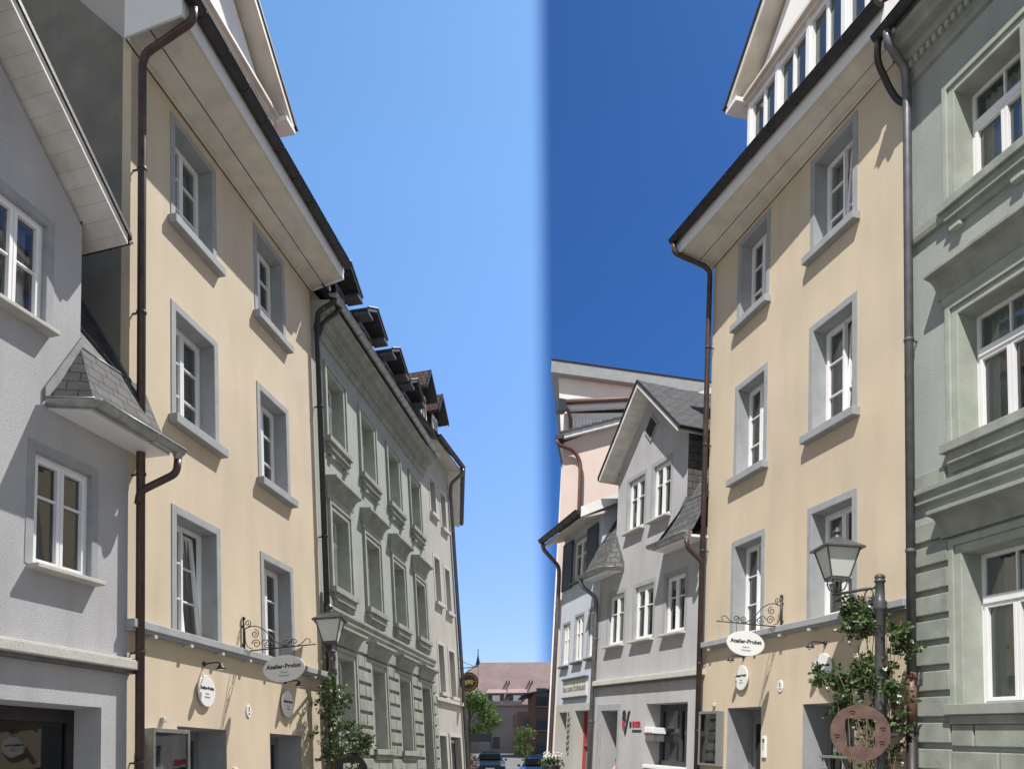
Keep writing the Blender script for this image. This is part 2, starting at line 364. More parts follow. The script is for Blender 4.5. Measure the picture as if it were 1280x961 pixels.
def text(body, size, name, mt, parent, pos, rot=(90, 0, 0), depth=.004, bold=0., sx=1., align='CENTER', shear=0.):
    cu = bpy.data.curves.new(name, 'FONT'); cu.body = body; cu.size = size; cu.extrude = depth; cu.offset = bold
    cu.align_x = align; cu.align_y = 'CENTER'; cu.shear = shear; cu.resolution_u = 3
    t = bpy.data.objects.new(name, cu); COL.objects.link(t)
    dg = bpy.context.evaluated_depsgraph_get(); me = bpy.data.meshes.new_from_object(t.evaluated_get(dg))
    bpy.data.objects.remove(t); bpy.data.curves.remove(cu)
    me.transform(Matrix.Diagonal((sx, 1, 1, 1))); me.materials.clear(); me.materials.append(MATS[mt])
    o = bpy.data.objects.new(name, me); COL.objects.link(o); o.parent = parent
    o.location = (pos[0], -pos[1], pos[2]); o.rotation_euler = [R(a) for a in rot]
    return o

# ------------------------------------------------------------------ ground
def ground():
    mb = MB(); ys = [-60, -20, 0, 10, 20, 30, 36, 50, 75, 100, 160, 400, 1500]
    def h(y): return 0 if y < 34 else (.034 * (y - 34) if y < 110 else 2.58)
    for a, b in zip(ys, ys[1:]):
        mb.quad((-600, -a, h(a)), (600, -a, h(a)), (600, -b, h(b)), (-600, -b, h(b)))
    tag(mb.mk('ground', 'road', None, weld=True, solid=False), 'structure')
    mb = MB()
    for a, b in zip(ys[1:9], ys[2:9]):
        mb.quad((-3.0 + .1 * a, -a, h(a) + .005), (3.2 - .0 * a + .06 * a, -a, h(a) + .005), (3.2 + .06 * b, -b, h(b) + .005), (-3.0 + .1 * b, -b, h(b) + .005))
    tag(mb.mk('street_paving', 'paving', None, weld=True, solid=False), 'structure')
ground()

# ------------------------------------------------------------------ grey gabled house with the hooded side roofs
def grey_house(row, psi, label, p):
    h = thing('plaster_house', row, 0, 0, 0, label, 'house', None, psi)
    W0, D = -4.95, -7.
    mb = MB()
    holes = [(*p['shop'], -2.3, p['shop_top'], .42), (-4.5, -3.6, -5, -1.16, .55)]
    holes += [(a, b, .36, 1.57, .12) for a, b in p['low']]
    wall(mb, W0, 0, -5, 2.3, holes)
    bay = (-4.12, -.82); c0 = -2.47
    up = [(a, b, 2.93, 4.17, .12) for a, b in p['up']]
    wall(mb, bay[0], bay[1], 2.3, 4.5, up)
    mb.quad((bay[0], 0, 4.5), (bay[1], 0, 4.5), (c0, 0, 5.98))
    mb.quad((0, 0, -5), (0, D, -5), (0, D, 2.3), (0, 0, 2.3)).quad((W0, 0, -5), (W0, D, -5), (W0, D, 2.3), (W0, 0, 2.3))
    mb.mk('wall', 'grey_stucco', h, weld=True, solid=False)
    for u in bay: MB().quad((u, 0, 2.2), (u, -3.2, 2.2), (u, -3.2, 4.62), (u, 0, 4.62)).mk('bay_cheek', 'slate', h, solid=False)
    # attic vent, a square on its corner
    if p.get('vent'):
        m = MB(); r = .33; m.prism([(c0, 5.15 - r), (c0 + r, 5.15), (c0, 5.15 + r), (c0 - r, 5.15)], .004, .03, 'n')
        o = m.mk('vent_frame', 'stone_grey', h); r = .25
        MB().prism([(c0, 5.15 - r), (c0 + r, 5.15), (c0, 5.15 + r), (c0 - r, 5.15)], .02, .036, 'n').mk('vent', 'room_dark', o)
    # gable roof with its overhanging verge
    e, f, k = .42, -6., 1.93; ax, av, lv = c0, 6.2, 4.5
    for s in (-1, 1):
        def pt(t, n, dz): return (ax + s * k * t, n, av + (lv - av) * t + dz)
        MB().hexa([pt(0, e, 0), pt(1, e, 0), pt(1, f, 0), pt(0, f, 0)], [pt(0, e, -.035), pt(1, e, -.035), pt(1, f, -.035), pt(0, f, -.035)]).mk('roof', 'slate', h)
        MB().hexa([pt(0, e - .012, -.036), pt(.985, e - .012, -.036), pt(.985, f, -.036), pt(0, f, -.036)], [pt(0, e - .012, -.17), pt(.985, e - .012, -.17), pt(.985, f, -.17), pt(0, f, -.17)]).mk('soffit_boards', 'board_paint', h)
        MB().hexa([pt(0, e + .012, .012), pt(1.01, e + .012, .012), pt(1.01, e + .012, -.05), pt(0, e + .012, -.05)], [pt(0, e - .02, .012), pt(1.01, e - .02, .012), pt(1.01, e - .02, -.05), pt(0, e - .02, -.05)]).mk('verge_trim', 'dark_metal', h)
        q = pt(1.015, e, -.03); gutter(h, [(q[0], e - .02, q[2]), (q[0], f, q[2])], .05, 'dark_metal', 'eaves_gutter')
    # steep slated roofs beside the bay and the flared hoods in front of them
    for s, uc, ue in ((1, bay[1], .02), (-1, bay[0], W0 - .02)):
        MB().hexa([(uc, .0, 2.95), (ue, .0, 2.95), (ue, -1.75, 6.1), (uc, -1.75, 6.1)], [(uc, -.08, 2.9), (ue, -.08, 2.9), (ue, -1.85, 6.05), (uc, -1.85, 6.05)]).mk('side_roof', 'slate_dark' if row == 'L' else 'slate', h)
        inn = uc - s * (.8 if row == 'R' and s > 0 else .46); out = ue + s * (.02 if row == 'R' and s > 0 else .26); e1 = .42
        A = (uc, .0, 3.03); Bp = (inn, .0, 2.2); Cp = (inn + s * .2, e1, 2.12); Dp = (out, e1, 2.12); Ep = (out - s * .0, .0, 3.0)
        mm_ = [(uc - s * .12, .2, 2.5)]
        hood = MB().quad(A, Bp, Cp)
        for i in range(5):
            t0, t1 = i / 5, (i + 1) / 5
            def cur_(P, Q, t):
                return (P[0] + (Q[0] - P[0]) * t, P[1] + (Q[1] - P[1]) * t, P[2] + (Q[2] - P[2]) * (1 - (1 - t) ** 1.35))
            hood.quad(cur_(A, Cp, t0), cur_(A, Cp, t1), cur_(Ep, Dp, t1), cur_(Ep, Dp, t0))
        hd = hood.mk('hood_roof', 'slate', h, solid=False)
        MB().hexa([(inn + s * .02, .002, 2.08), (inn + s * .2, e1 - .04, 2.06), (out - s * .03, e1 - .04, 2.06), (out - s * .03, .002, 2.08)], [(inn + s * .02, .002, 2.13), (inn + s * .2, e1 - .04, 2.11), (out - s * .03, e1 - .04, 2.11), (out - s * .03, .002, 2.13)]).mk('hood_soffit', 'white_paint', hd)
        MB().hexa([(uc - s * .0, .004, 3.12), (inn - s * .05, .004, 2.3), (inn - s * .05, .004, 2.14), (uc, .004, 2.9)], [(uc, .028, 3.12), (inn - s * .05, .028, 2.3), (inn - s * .05, .028, 2.14), (uc, .028, 2.9)]).mk('flashing', 'zinc', hd)
        MB().tube([(uc + s * .02, 0, 3.0), (ue, 0, 3.0)], .02, 6).mk('ridge_strip', 'zinc_dark', hd, True)
        MB().hexa([(ue, .02, 3.0), (ue, -1.75, 6.12), (ue, -1.75, 6.02), (ue, .02, 2.86)], [(ue - s * .1, .02, 3.03), (ue - s * .1, -1.75, 6.15), (ue - s * .1, -1.75, 6.02), (ue - s * .1, .02, 2.86)]).mk('roof_flashing', 'zinc_dark', hd)
        gutter(hd, [(inn - s * .0, .02, 2.17), (inn + s * .17, e1 + .05, 2.15), (out + s * .06, e1 + .05, 2.13)], .078, 'zinc')
        if s > 0: P = [(out, e1 + .05, 2.1), (out, e1 + .05, 1.98), (out, .12, 1.62), (out - .18, .10, 1.55), (out - .18, .10, 1.35)]; mt = 'brown_metal'
        else: P = [(out + .15, e1 + .05, 2.1), (out + .15, e1 + .03, 1.92), (W0 + .06, .14, 1.62), (W0 + .03, .10, 1.5), (W0 + .03, .10, -5)]; mt = 'zinc_dark'
        if s > 0: MB().lathe((out, e1 + .05, 1.99), [(.04, 0), (.075, .12), (.08, .16)], 12).mk('rainwater_head', 'zinc', hd)
        if s > 0: downpipe(h, [(out, e1 + .05, 2.0), (out, e1 + .03, 1.83), (.05, .12, 1.58), (.02, .12, 1.42)], .046, mt, rb=.12)
        else: downpipe(h, P, .05, mt, [(W0 + .03, .10, .6), (W0 + .03, .10, -1.4)], rb=.12)
    # string course
    B(W0 + .02, .06, -.02, .13, -.56, -.45).mk('string_course', 'stone_pale', h, bevel=.01)
    B(W0 + .02, .04, -.02, .075, -.60, -.562).mk('string_course', 'zinc_dark', h)
    B(W0 + .02, .06, -.02, .10, -.449, -.43).mk('string_course', 'stone_pale', h, bevel=.008)
    for i, (a, b) in enumerate(p['low']): window(h, a, b, .36, 1.57, .06, 'onehigh', (.10, .006), (.05, .14, .07, 'stone_pale'), cur=p.get('cur', .3), sm='stone_grey')
    for a, b in p['up']: window(h, a, b, 2.93, 4.17, .06, 'onehigh' if row == 'R' else 'two', (.10, .006), (.05, .14, .06, 'stone_pale'), cur=.42 if row == 'R' else .5, sm='stone_grey')
    # shop window
    a, b = p['shop']; t = p['shop_top']; sh = MB(); f0, f1 = -.42, -.34
    sh.box(a, a + .10, f0, f1, -2.3, t).box(b - (.09 if row == 'L' else .07), b, f0, f1, -2.3, t).box(a, b, f0, f1 - .001, t - .14, t).box(a, b, f0, f1 - .001, -2.3, -2.2)
    um = a + (b - a) * .5; sh.box(um - .05, um + .05, f0 + .002, f1 - .002, -2.2, t - .14)
    so = sh.mk('shop_window', 'dark_metal' if row == 'L' else 'anthracite', h, bevel=.005)
    if row == 'R': MB().box(a, um, f0 + .01, f1 - .01, -1.68, -1.62).mk('transom', 'anthracite', so)
    MB().quad((a, -.38, -2.3), (b, -.38, -2.3), (b, -.38, t), (a, -.38, t)).mk('pane', 'glass_dark', so, solid=False)
    MB().box(a, b, -.02, .05, -2.38, -2.302).mk('sill', 'white_paint', so, bevel=.01)
    MB().box(a - .1, b + .1, -2.2, -2.1, -5, t + .3).box(a - .1, b + .1, -2.1, -.5, t - .02, t).box(a - .1, b + .1, -2.1, -.45, -2.5, -2.42).mk('shop_interior', 'room_mid', so)
    # shelves and stock seen through the pane
    for i in range(3): MB().box(a + .15, b - .4, -1.3, -.9, -2.0 + i * .3, -1.98 + i * .3).mk('shelf', 'door_grey', so)
    if row == 'L':
        for i in range(4): B(b - 1.03, b - .75, -.60, -.58, -1.86 - i * .06, -1.835 - i * .06).mk('red_tag', 'ink_red', so)
    else:
        B(a + .18, a + .75, -.52, -.5, -2.15, -1.8).mk('display_board', 'poster', so); B(a + .2, a + .75, -.55, -.53, -1.60, -1.2).mk('display_board', 'poster', so)
        B(um + .12, b - .12, -.62, -.60, -2.1, -1.3).mk('display_board', 'poster_blue', so)
    # entrance
    d = B(-4.5, -3.6, -.58, -.54, -5, -1.16).mk('door', 'door_grey', h)
    B(-4.4, -3.75, -.54, -.53, -3.5, -1.3).mk('door_pane', 'glass_dark', d)
    m = MB(); m.box(-4.72, -4.502, -.01, .035, -5, -1.0).box(-3.598, -3.46, -.01, .035, -5, -1.0).box(-4.502, -3.598, -.01, .035, -1.158, -1.0)
    m.mk('door_surround', 'stone_grey', h, bevel=.008)
    return h

# ------------------------------------------------------------------ yellow house
def yellow_house(row, label, p):
    h = thing('townhouse', row, 0, 0, 0, label, 'house')
    W = p['W']; cols = p['cols']; D = -8.5
    rows = [(p['t4'] - 1.66, p['t4'] - .105), (2.93, p['t3'] - .105)]
    holes = [(a + .11, b - .11, c, d, .27) for a, b in cols for c, d in rows]
    holes += [(a + .11, b - .11, .05, p['t2'] - .11, .27) for a, b in cols]
    g1, g2 = p['ground']; holes += [(*g1, -5, p['gt'], .50), (*g2, -5, p['gt'], .50)]
    mb = MB(); wall(mb, 0, W, -5, 7.78, holes)
    mb.quad((W, 0, -5), (W, D, -5), (W, D, 7.8), (W, 0, 7.8)); mb.mk('wall', 'yellow_stucco', h, weld=True, solid=False)
    E0, E1, en = -.12, W + .06, .64
    rise = 1.12
    for u, nm in ((.0, 'gable_wall'), (W, 'gable_wall')):
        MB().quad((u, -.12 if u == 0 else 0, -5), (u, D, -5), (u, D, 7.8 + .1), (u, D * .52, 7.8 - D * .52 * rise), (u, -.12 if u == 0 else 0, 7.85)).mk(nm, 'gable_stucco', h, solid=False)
    B(0, .001, -.12, 0, -5, 7.8).mk('wall_return', 'yellow_stucco', h)
    # soffit of two boards, fascia, box ends (the overhang narrows a little along the house)
    en0, en1 = p['en']
    def band(name, mt, f0, f1, v0, v1, th, x0=E0, x1=E1):      # f in 0..1 of the overhang, v at both edges
        q = [(x0, f0 * en0, v0), (x1, f0 * en1, v0), (x1, f1 * en1, v1), (x0, f1 * en0, v1)]
        return MB().hexa(q, [(x, n, v + th) for x, n, v in q]).mk(name, mt, h)
    band('soffit', 'cream_paint', .0, .40, 7.70, 7.765, .05); band('soffit', 'cream_paint', .43, 1., 7.772, 7.87, .05)
    band('soffit_moulding', 'cream_paint', .03, .07, 7.655, 7.655, .045); band('soffit_gap', 'dark_metal', .0, .028, 7.66, 7.66, .04); band('soffit_gap', 'dark_metal', .395, .435, 7.80, 7.80, .05)
    MB().hexa([(E0, en0, 7.84), (E1, en1, 7.84), (E1, en1 + .028, 7.84), (E0, en0 + .028, 7.84)], [(E0, en0, 8.12), (E1, en1, 8.12), (E1, en1 + .028, 8.12), (E0, en0 + .028, 8.12)]).mk('fascia', 'white_paint', h)
    for u0, u1, q in ((E0 - .03, E0, en0), (E1, E1 + .03, en1)): MB().prism([(.0, 7.68), (q + .028, 7.83), (q + .028, 8.12), (.0, 8.5)], u0, u1).mk('eaves_end', 'white_paint', h)
    gutter(h, [(E0 - .03, en0 + .118, 8.14), (E1 + .03, en1 + .118, 8.12)], .09, 'dark_metal')
    # roof
    ri = 8.05 + (en - D * .52) * rise
    MB().hexa([(E0, en0 + .05, 8.17), (E1, en1 + .05, 8.17), (E1, D * .52, ri), (E0, D * .52, ri)], [(E0, en0 + .05, 8.22), (E1, en1 + .05, 8.22), (E1, D * .52, ri + .07), (E0, D * .52, ri + .07)]).mk('roof', 'roof_tile', h)
    MB().quad((E0, D * .52, 8.1 + (en - D * .52) * rise), (E1, D * .52, 8.1 + (en - D * .52) * rise), (E1, D - .5, 8), (E0, D - .5, 8)).mk('roof', 'roof_tile', h, solid=False)
    # gabled dormer storey
    a, b, n0, vb = .72, 4.95, -.3, 8.6; c0 = (a + b) / 2
    m = MB(); m.box(a, b, -3.5, n0 - .06, vb, 10.8)
    m.add([(a, n0 - .04, 10.8), (b, n0 - .04, 10.8), (c0, n0 - .04, 12.75)], [(0, 1, 2)])
    dw = m.mk('dormer', 'white_stucco', h)
    m = MB(); per = (b - a - .2) / 4
    for i in range(5): m.box(a + i * per, a + i * per + .2, n0 - .06, n0 + .03, 9.2, 10.74)
    for i in range(5): m.box(a + i * per + .05, a + i * per + .15, n0 + .03, n0 + .05, 9.2, 10.74)
    for i in range(4): m.box(a + .2 + i * per + (per - .2) / 2 - .035, a + .2 + i * per + (per - .2) / 2 + .035, n0 - .05, n0 + .005, 9.2, 10.7)
    m.box(a, b, n0 - .06, n0 + .02, 10.62, 10.74); m.mk('window_posts', 'white_paint', dw, bevel=.006)
    MB().quad((a, n0 - .045, 9.2), (b, n0 - .045, 9.2), (b, n0 - .045, 10.62), (a, n0 - .045, 10.62)).mk('pane', 'glass_dark', dw, solid=False)
    m = MB(); m.box(a - .12, b + .12, n0 - .1, n0 + .16, 10.82, 10.90).box(a - .06, b + .06, n0 - .1, n0 + .09, 10.74, 10.82).box(a - .09, b + .09, n0 - .1, n0 + .12, 10.90, 10.93)
    m.mk('dormer_cornice', 'cream_paint', dw, bevel=.008)
    ax, av, k, lv, e = c0, 13.1, 2.5, 11.0, .02
    for s in (-1, 1):
        def pt(t, n, dz): return (ax + s * k * t, n, av + (lv - av) * t + dz)
        MB().hexa([pt(0, e, 0), pt(1, e, 0), pt(1, -4.5, 0), pt(0, -4.5, 0)], [pt(0, e, -.05), pt(1, e, -.05), pt(1, -4.5, -.05), pt(0, -4.5, -.05)]).mk('dormer_roof', 'slate_dark', dw)
        MB().hexa([pt(0, e - .01, -.052), pt(.985, e - .01, -.052), pt(.985, -4, -.052), pt(0, -4, -.052)], [pt(0, e - .01, -.26), pt(.96, e - .01, -.26), pt(.96, -4, -.26), pt(0, -4, -.26)]).mk('verge_soffit', 'cream_paint', dw)
        MB().hexa([pt(0, e + .015, .015), pt(1.01, e + .015, .015), pt(1.01, e + .015, -.075), pt(0, e + .015, -.075)], [pt(0, e - .03, .015), pt(1.01, e - .03, .015), pt(1.01, e - .03, -.075), pt(0, e - .03, -.075)]).mk('verge_trim', 'dark_metal', dw)
        q = pt(1, 0, 0); m = MB(); m.box(min(q[0], q[0] - s * .42), max(q[0], q[0] - s * .42), -3, e - .012, 10.78, 10.98 - .1); m.mk('eaves_box', 'white_paint', dw, bevel=.006)
        gutter(dw, [(q[0] + s * .05, e + .02, q[2] - .03), (q[0] + s * .05, -3.5, q[2] - .03)], .06, 'dark_metal', 'dormer_gutter')
    # windows
    aj = p['ajar']
    for r, (c, d) in enumerate(rows):
        for i, (a, b) in enumerate(cols):
            window(h, a + .11, b - .11, c, d, .22, 'three', (.11, .012), (.13, .125, .17), cur=.24 if (r + i) % 2 else .46, ajar=4 if (r, i) in aj else 0)
    for i, (a, b) in enumerate(cols): window(h, a + .11, b - .11, .05, p['t2'] - .11, .22, 'three', (.11, .012), None, cur=.46 - .16 * i, ajar=5 if (2, i) in aj else 0, bottom=True)
    B(-.06, W - .02, -.01, .13, -.07, .035).mk('string_course', 'stone_grey', h, bevel=.012)
    MB().box(-.06, W - .02, -.01, .10, -.10, -.071).mk('string_course', 'stone_grey', h)
    for i in range(7): B(.35 + i * .8, .41 + i * .8, .0, .12, -.14, -.101).mk('cable_clip', 'stone_pale', h)
    # ground floor openings: door and window
    a, b = g1; o = MB(); t = p['gt']
    o.box(a + .002, a + .09, -.5, -.42, -5, t - .002).box(b - .09, b - .002, -.5, -.42, -5, t - .002).box(a + .09, b - .09, -.5, -.42, t - .12, t - .002)
    d = o.mk('door_frame', 'door_grey', h, bevel=.005)
    B(a + .09, b - .09, -.49, -.45, -5, t - .12).mk('door_leaf', 'anthracite' if row == 'L' else 'door_grey', d)
    B(a + .2, b - .2, -.449, -.445, -3, t - .25).mk('door_pane', 'glass_dark', d)
    a, b = g2; o = MB()
    o.box(a + .002, a + .08, -.5, -.42, -5, t - .002).box(b - .08, b - .002, -.5, -.42, -5, t - .002).box(a + .08, b - .08, -.5, -.42, t - .12, t - .002).box((a + b) / 2 - .04, (a + b) / 2 + .04, -.5, -.43, -5, t - .12)
    d = o.mk('shop_window', 'door_grey', h, bevel=.005)
    MB().quad((a, -.46, -5), (b, -.46, -5), (b, -.46, t), (a, -.46, t)).mk('pane', 'glass_dark', d, solid=False)
    B(a, b, -1.6, -1.55, -5, t).mk('shop_interior', 'room_mid', d)
    m = MB(); wl = .004
    for (a, b) in (g1, g2): m.box(a + .001, a + wl, -.42, -.003, -5, t - .001).box(b - wl, b - .001, -.42, -.003, -5, t - .001).box(a + wl, b - wl, -.42, -.003, t - wl, t - .001)
    m.mk('reveal_lining', 'jamb_grey', h)
    # left downpipe with swan neck
    en2 = en0 + .118
    downpipe(h, [(E0 + .10, en2, 8.07), (E0 + .10, en2 - .01, 7.84), (.04, .18, 7.58), (.06, .12, 7.45), (.06, .12, 7.2), (.06, .12, -5)] if row == 'L' else
             [(E0 + .05, en2, 8.07), (E0 + .05, en2 - .01, 7.84), (.02, .2, 7.62), (.05, .12, 7.5), (.05, .12, 7.2), (.05, .12, -5)], .052, 'brown_metal', [(.06, .12, v) for v in (5.9, 3.9, 1.8, -.35, -1.6)], rb=.2)
    return h

# ------------------------------------------------------------------ green house
def green_house(row, u0, psi, label, p):
    h = thing('ornate_townhouse', row, u0, 0, 0, label, 'house', None, psi)
    W = p['W']; x0, per, w = p['x0'], p['per'], p['w']; nc = p['n']; t = .18
    rows = [(4.86, 6.30), (1.78, 3.36), (-1.30, .44)]
    holes = []; ops = []
    for k in range(nc):
        a = x0 + k * per + t; b = x0 + k * per + w - t
        for r, (c, d) in enumerate(rows):
            if row == 'L' and k == 3 and r == 2: c = -5
            holes.append((a, b, c, d, .30)); ops.append((k, r, a, b, c, d))
    mb = MB(); wall(mb, 0, W, -5, 7.3, holes); mb.quad((W, 0, -5), (W, -8, -5), (W, -8, 7.3), (W, 0, 7.3)).quad((0, 0, -5), (0, -8, -5), (0, -8, 7.3), (0, 0, 7.3))
    mb.mk('wall', 'green_stucco', h, weld=True, solid=False)
    for k, r, a, b, c, d in ops:
        if c < -2:
            o = MB().box(a + .01, b - .01, -.3, -.24, -5, d - .02).mk('door', 'green_trim', h)
            B(a + .1, b - .1, -.239, -.232, -5, -.35).mk('door_leaf', 'room_mid', o); B(a + .1, b - .1, -.239, -.232, -.2, d - .12).mk('fanlight', 'glass_dark', o)
            win = o
        else: win = window(h, a, b, c, d, .24, 'cross', None, None, cur=.5 if row == 'R' else .3, ajar=0)
        # moulded surround in two steps
        m = MB(); c_ = c if c > -2 else -5
        for i, (w0, w1, pr) in enumerate(((.0, .10, .028), (.10, t, .055))):
            m.box(a - w1, a - w0 - .001, -.01, pr, c_, d + w1).box(b + w0 + .001, b + w1, -.01, pr, c_, d + w1).box(a - w0 - .001, b + w0 + .001, -.01, pr, d + w0 + .001, d + w1)
        m.mk('surround', 'green_pale', win, bevel=.008)
        m = MB().box(a - .001, a + .006, -.24, .02, c_, d).box(b - .006, b + .001, -.24, .02, c_, d).box(a, b, -.24, .02, d - .006, d + .001); m.mk('reveal_lining', 'green_pale', win)
        if c > -2:
            m = MB(); e = t + .03
            m.box(a - e, b + e, -.01, .13, c - .12, c - .001)
            m.box(a - e + .05, b + e - .05, -.01, .085, c - .22, c - .121)
            if r < 2: m.box(a - e + .08, b + e - .08, -.01, .06, c - .36, c - .221).box(a - e + .10, b + e - .10, -.01, .11, c - .27, c - .24)
            m.mk('sill', 'green_trim', win, bevel=.008)
            if r == 0:
                for q in (a - .05, b - .12): B(q, q + .17, .0, .09, c - .42, c - .37).mk('corbel', 'green_pale', win, bevel=.005)
        if r > 0:                              # cornice over the window
            z = d + t + (.12 if r == 1 else .04); e = t + .18
            if r == 1: MB().box(a - e + .12, b + e - .12, -.01, .04, d + t + .001, z).mk('frieze', 'green_pale', win)
            prof = [(-.01, z), (.05, z), (.06, z + .05)] + [(.06 + .16 * (1 - cos(q * pi / 8)), z + .05 + .2 * sin(q * pi / 8)) for q in range(1, 5)] + [(.25, z + .26), (.25, z + .31), (-.01, z + .34)]
            MB().prism(prof, a - e + .06, b + e - .06).mk('window_cornice', 'green_trim', win, bevel=.006)
    # strings
    MB().prism([(-.01, 4.66), (.06, 4.66), (.075, 4.72), (.075, 4.83), (-.01, 4.85)], .02, W).mk('sill_course', 'green_trim', h, bevel=.005) if row == 'R' else None
    MB().prism([(-.01, 1.13), (.07, 1.16), (.07, 1.25), (.11, 1.28), (.11, 1.34), (-.01, 1.36)], .02, W).mk('string_course', 'green_trim', h, bevel=.005)
    MB().prism([(-.01, 1.361), (.045, 1.361), (.045, 1.54), (-.01, 1.56)], .02, x0 - .05).mk('string_course', 'green_trim', h, bevel=.005)
    # rusticated blocks between the ground floor openings
    spans = [(.03, x0 - .003)] + [(x0 + k * per + w + .003, min(W, x0 + (k + 1) * per - .003)) for k in range(nc)]
    for j, (a, b) in enumerate(spans):
        if b - a < .15: continue
        m = MB()
        for i in range(13):
            z1 = .915 - i * .302; z0 = z1 - .232
            cuts = [a, (a + b) / 2, b] if i % 2 and j and b - a > .5 and z1 > -1.5 else [a, b]
            for c, d in zip(cuts, cuts[1:]): m.box(c + (.0 if c == a else .015), d - (.0 if d == b else .015), -.01, .062, z0, z1)
        m.mk('rusticated_pier', 'green_trim', h, bevel=.012)
    for k in range(nc):
        if row == 'L' and k == 3: continue
        m = MB(); a = x0 + k * per
        for i in range(8, 13):
            z1 = .915 - i * .302 - .02; z0 = z1 - .245; mid = a + w * (.5 if i % 2 else .25)
            m.box(a + .012, mid - .012, -.01, .05, z0, z1).box(mid + .012, a + w - .012, -.01, .05, z0, z1)
        m.mk('rusticated_apron', 'green_trim', h, bevel=.012)
    # main cornice with dentils
    prof = [(-.01, 7.0), (.05, 7.02), (.06, 7.10), (.10, 7.13), (.10, 7.24), (.16, 7.27), (.18, 7.36), (.30, 7.38), (.32, 7.46), (.40, 7.50), (.42, 7.56), (-.01, 7.62)]
    cv = p.get('cv', 0.); dz = p.get('dz', 0.)
    MB().prism([(n_, v_ + cv) for n_, v_ in prof], -.02, W + .02).mk('cornice', 'green_trim', h, bevel=.004)
    m = MB()
    for i in range(int(W / .11)): m.box(.02 + i * .11, .075 + i * .11, .10, .155, 7.145 + cv, 7.235 + cv)
    m.mk('dentils', 'green_pale', h)
    gutter(h, [(-.06, .50, 7.66 + cv), (W + .05, .50, 7.66 + cv)], .085, 'zinc' if row == 'L' else 'dark_metal')
    # roof and dormers
    MB().hexa([(0, .5, 7.62 + cv), (W, .5, 7.62 + cv), (W, -3.2, 12.2 + cv), (0, -3.2, 12.2 + cv)], [(0, .5, 7.66 + cv), (W, .5, 7.66 + cv), (W, -3.2, 12.26 + cv), (0, -3.2, 12.26 + cv)]).mk('roof', 'slate_dark', h)
    MB().quad((0, -3.2, 12.42), (W, -3.2, 12.42), (W, -8, 7.3), (0, -8, 7.3)).mk('roof', 'slate_dark', h, solid=False)
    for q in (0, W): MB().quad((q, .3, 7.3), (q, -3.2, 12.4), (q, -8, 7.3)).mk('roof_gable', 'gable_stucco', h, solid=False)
    for c in p['dormers']:
        d = MB().box(c - .52, c + .52, -2.5, -.12, 7.9, 9.55 + dz).mk('dormer', 'slate_dark', h)
        MB().box(c - .5, c - .42, -.12, -.08, 8.2 + dz, 9.5 + dz).box(c + .42, c + .5, -.12, -.08, 8.2 + dz, 9.5 + dz).box(c - .42, c + .42, -.12, -.08, 9.42 + dz, 9.5 + dz).box(c - .03, c + .03, -.12, -.08, 8.2 + dz, 9.42 + dz).mk('dormer_frame', 'zinc', d)
        MB().quad((c - .42, -.10, 8.2 + dz), (c + .42, -.10, 8.2 + dz), (c + .42, -.10, 9.42 + dz), (c - .42, -.10, 9.42 + dz)).mk('pane', 'glass_dark', d, solid=False)
        for s in (-1, 1):
            MB().hexa([(c, .25, 9.98 + dz), (c + s * .8, .25, 9.56 + dz), (c + s * .8, -2.6, 9.56 + dz), (c, -2.6, 9.98 + dz)], [(c, .25, 9.88 + dz), (c + s * .8, .25, 9.46 + dz), (c + s * .8, -2.6, 9.46 + dz), (c, -2.6, 9.88 + dz)]).mk('dormer_roof', 'slate_dark', d)
            MB().box(min(c + s * .45, c + s * .8), max(c + s * .45, c + s * .8), -.1, .26, 9.40 + dz, 9.47 + dz).mk('dormer_bracket', 'zinc_dark', d)
            MB().tube([(c, .262, 9.99 + dz), (c + s * .81, .262, 9.57 + dz)], .018, 6).mk('verge_strip', 'zinc_dark', d)
    return h

# ================================================================== the left hand row
gl = grey_house('L', 3.75, 'rough light grey plaster house cut by the left edge of the picture', dict(shop=(-2.9, -.41), shop_top=-1.0, low=[(-3.9, -3.0), (-2.9, -2.05), (-1.42, -.60)], up=[(-3.35, -2.5), (-2.13, -1.33)], cur=.0))
yl = yellow_house('L', 'tall pale yellow house in the left half, between the rough grey and the green house', dict(W=5.80, cols=[(.90, 2.14), (3.39, 4.60)], t4=7.50, t3=4.60, t2=1.72, ground=((1.02, 2.25), (3.59, 4.77)), gt=-1.14, en=(.78, .66), ajar={(2, 0)}))
gnl = green_house('L', 5.80, -1.25, 'grey green ornate house showing four columns of windows, behind the left street lamp', dict(W=8.75, x0=.58, per=2.14, w=1.30, n=4, cv=-.17, dz=-.50, dormers=(1.9, 3.9, 5.9, 7.75)))
# black pipe between the yellow and the green house
downpipe(gnl, [(.02, .50, 7.44), (.02, .48, 7.34), (.02, .15, 7.2), (.02, .12, 6.9), (.02, .12, -5)], .055, 'dark_metal', [(.02, .12, v) for v in (5.2, 2.6, .6)], rb=.15)
downpipe(gnl, [(.35, .50, 7.44), (.33, .42, 7.30), (.12, .2, 7.0), (.04, .14, 6.7)], .045, 'dark_metal', rb=.12)

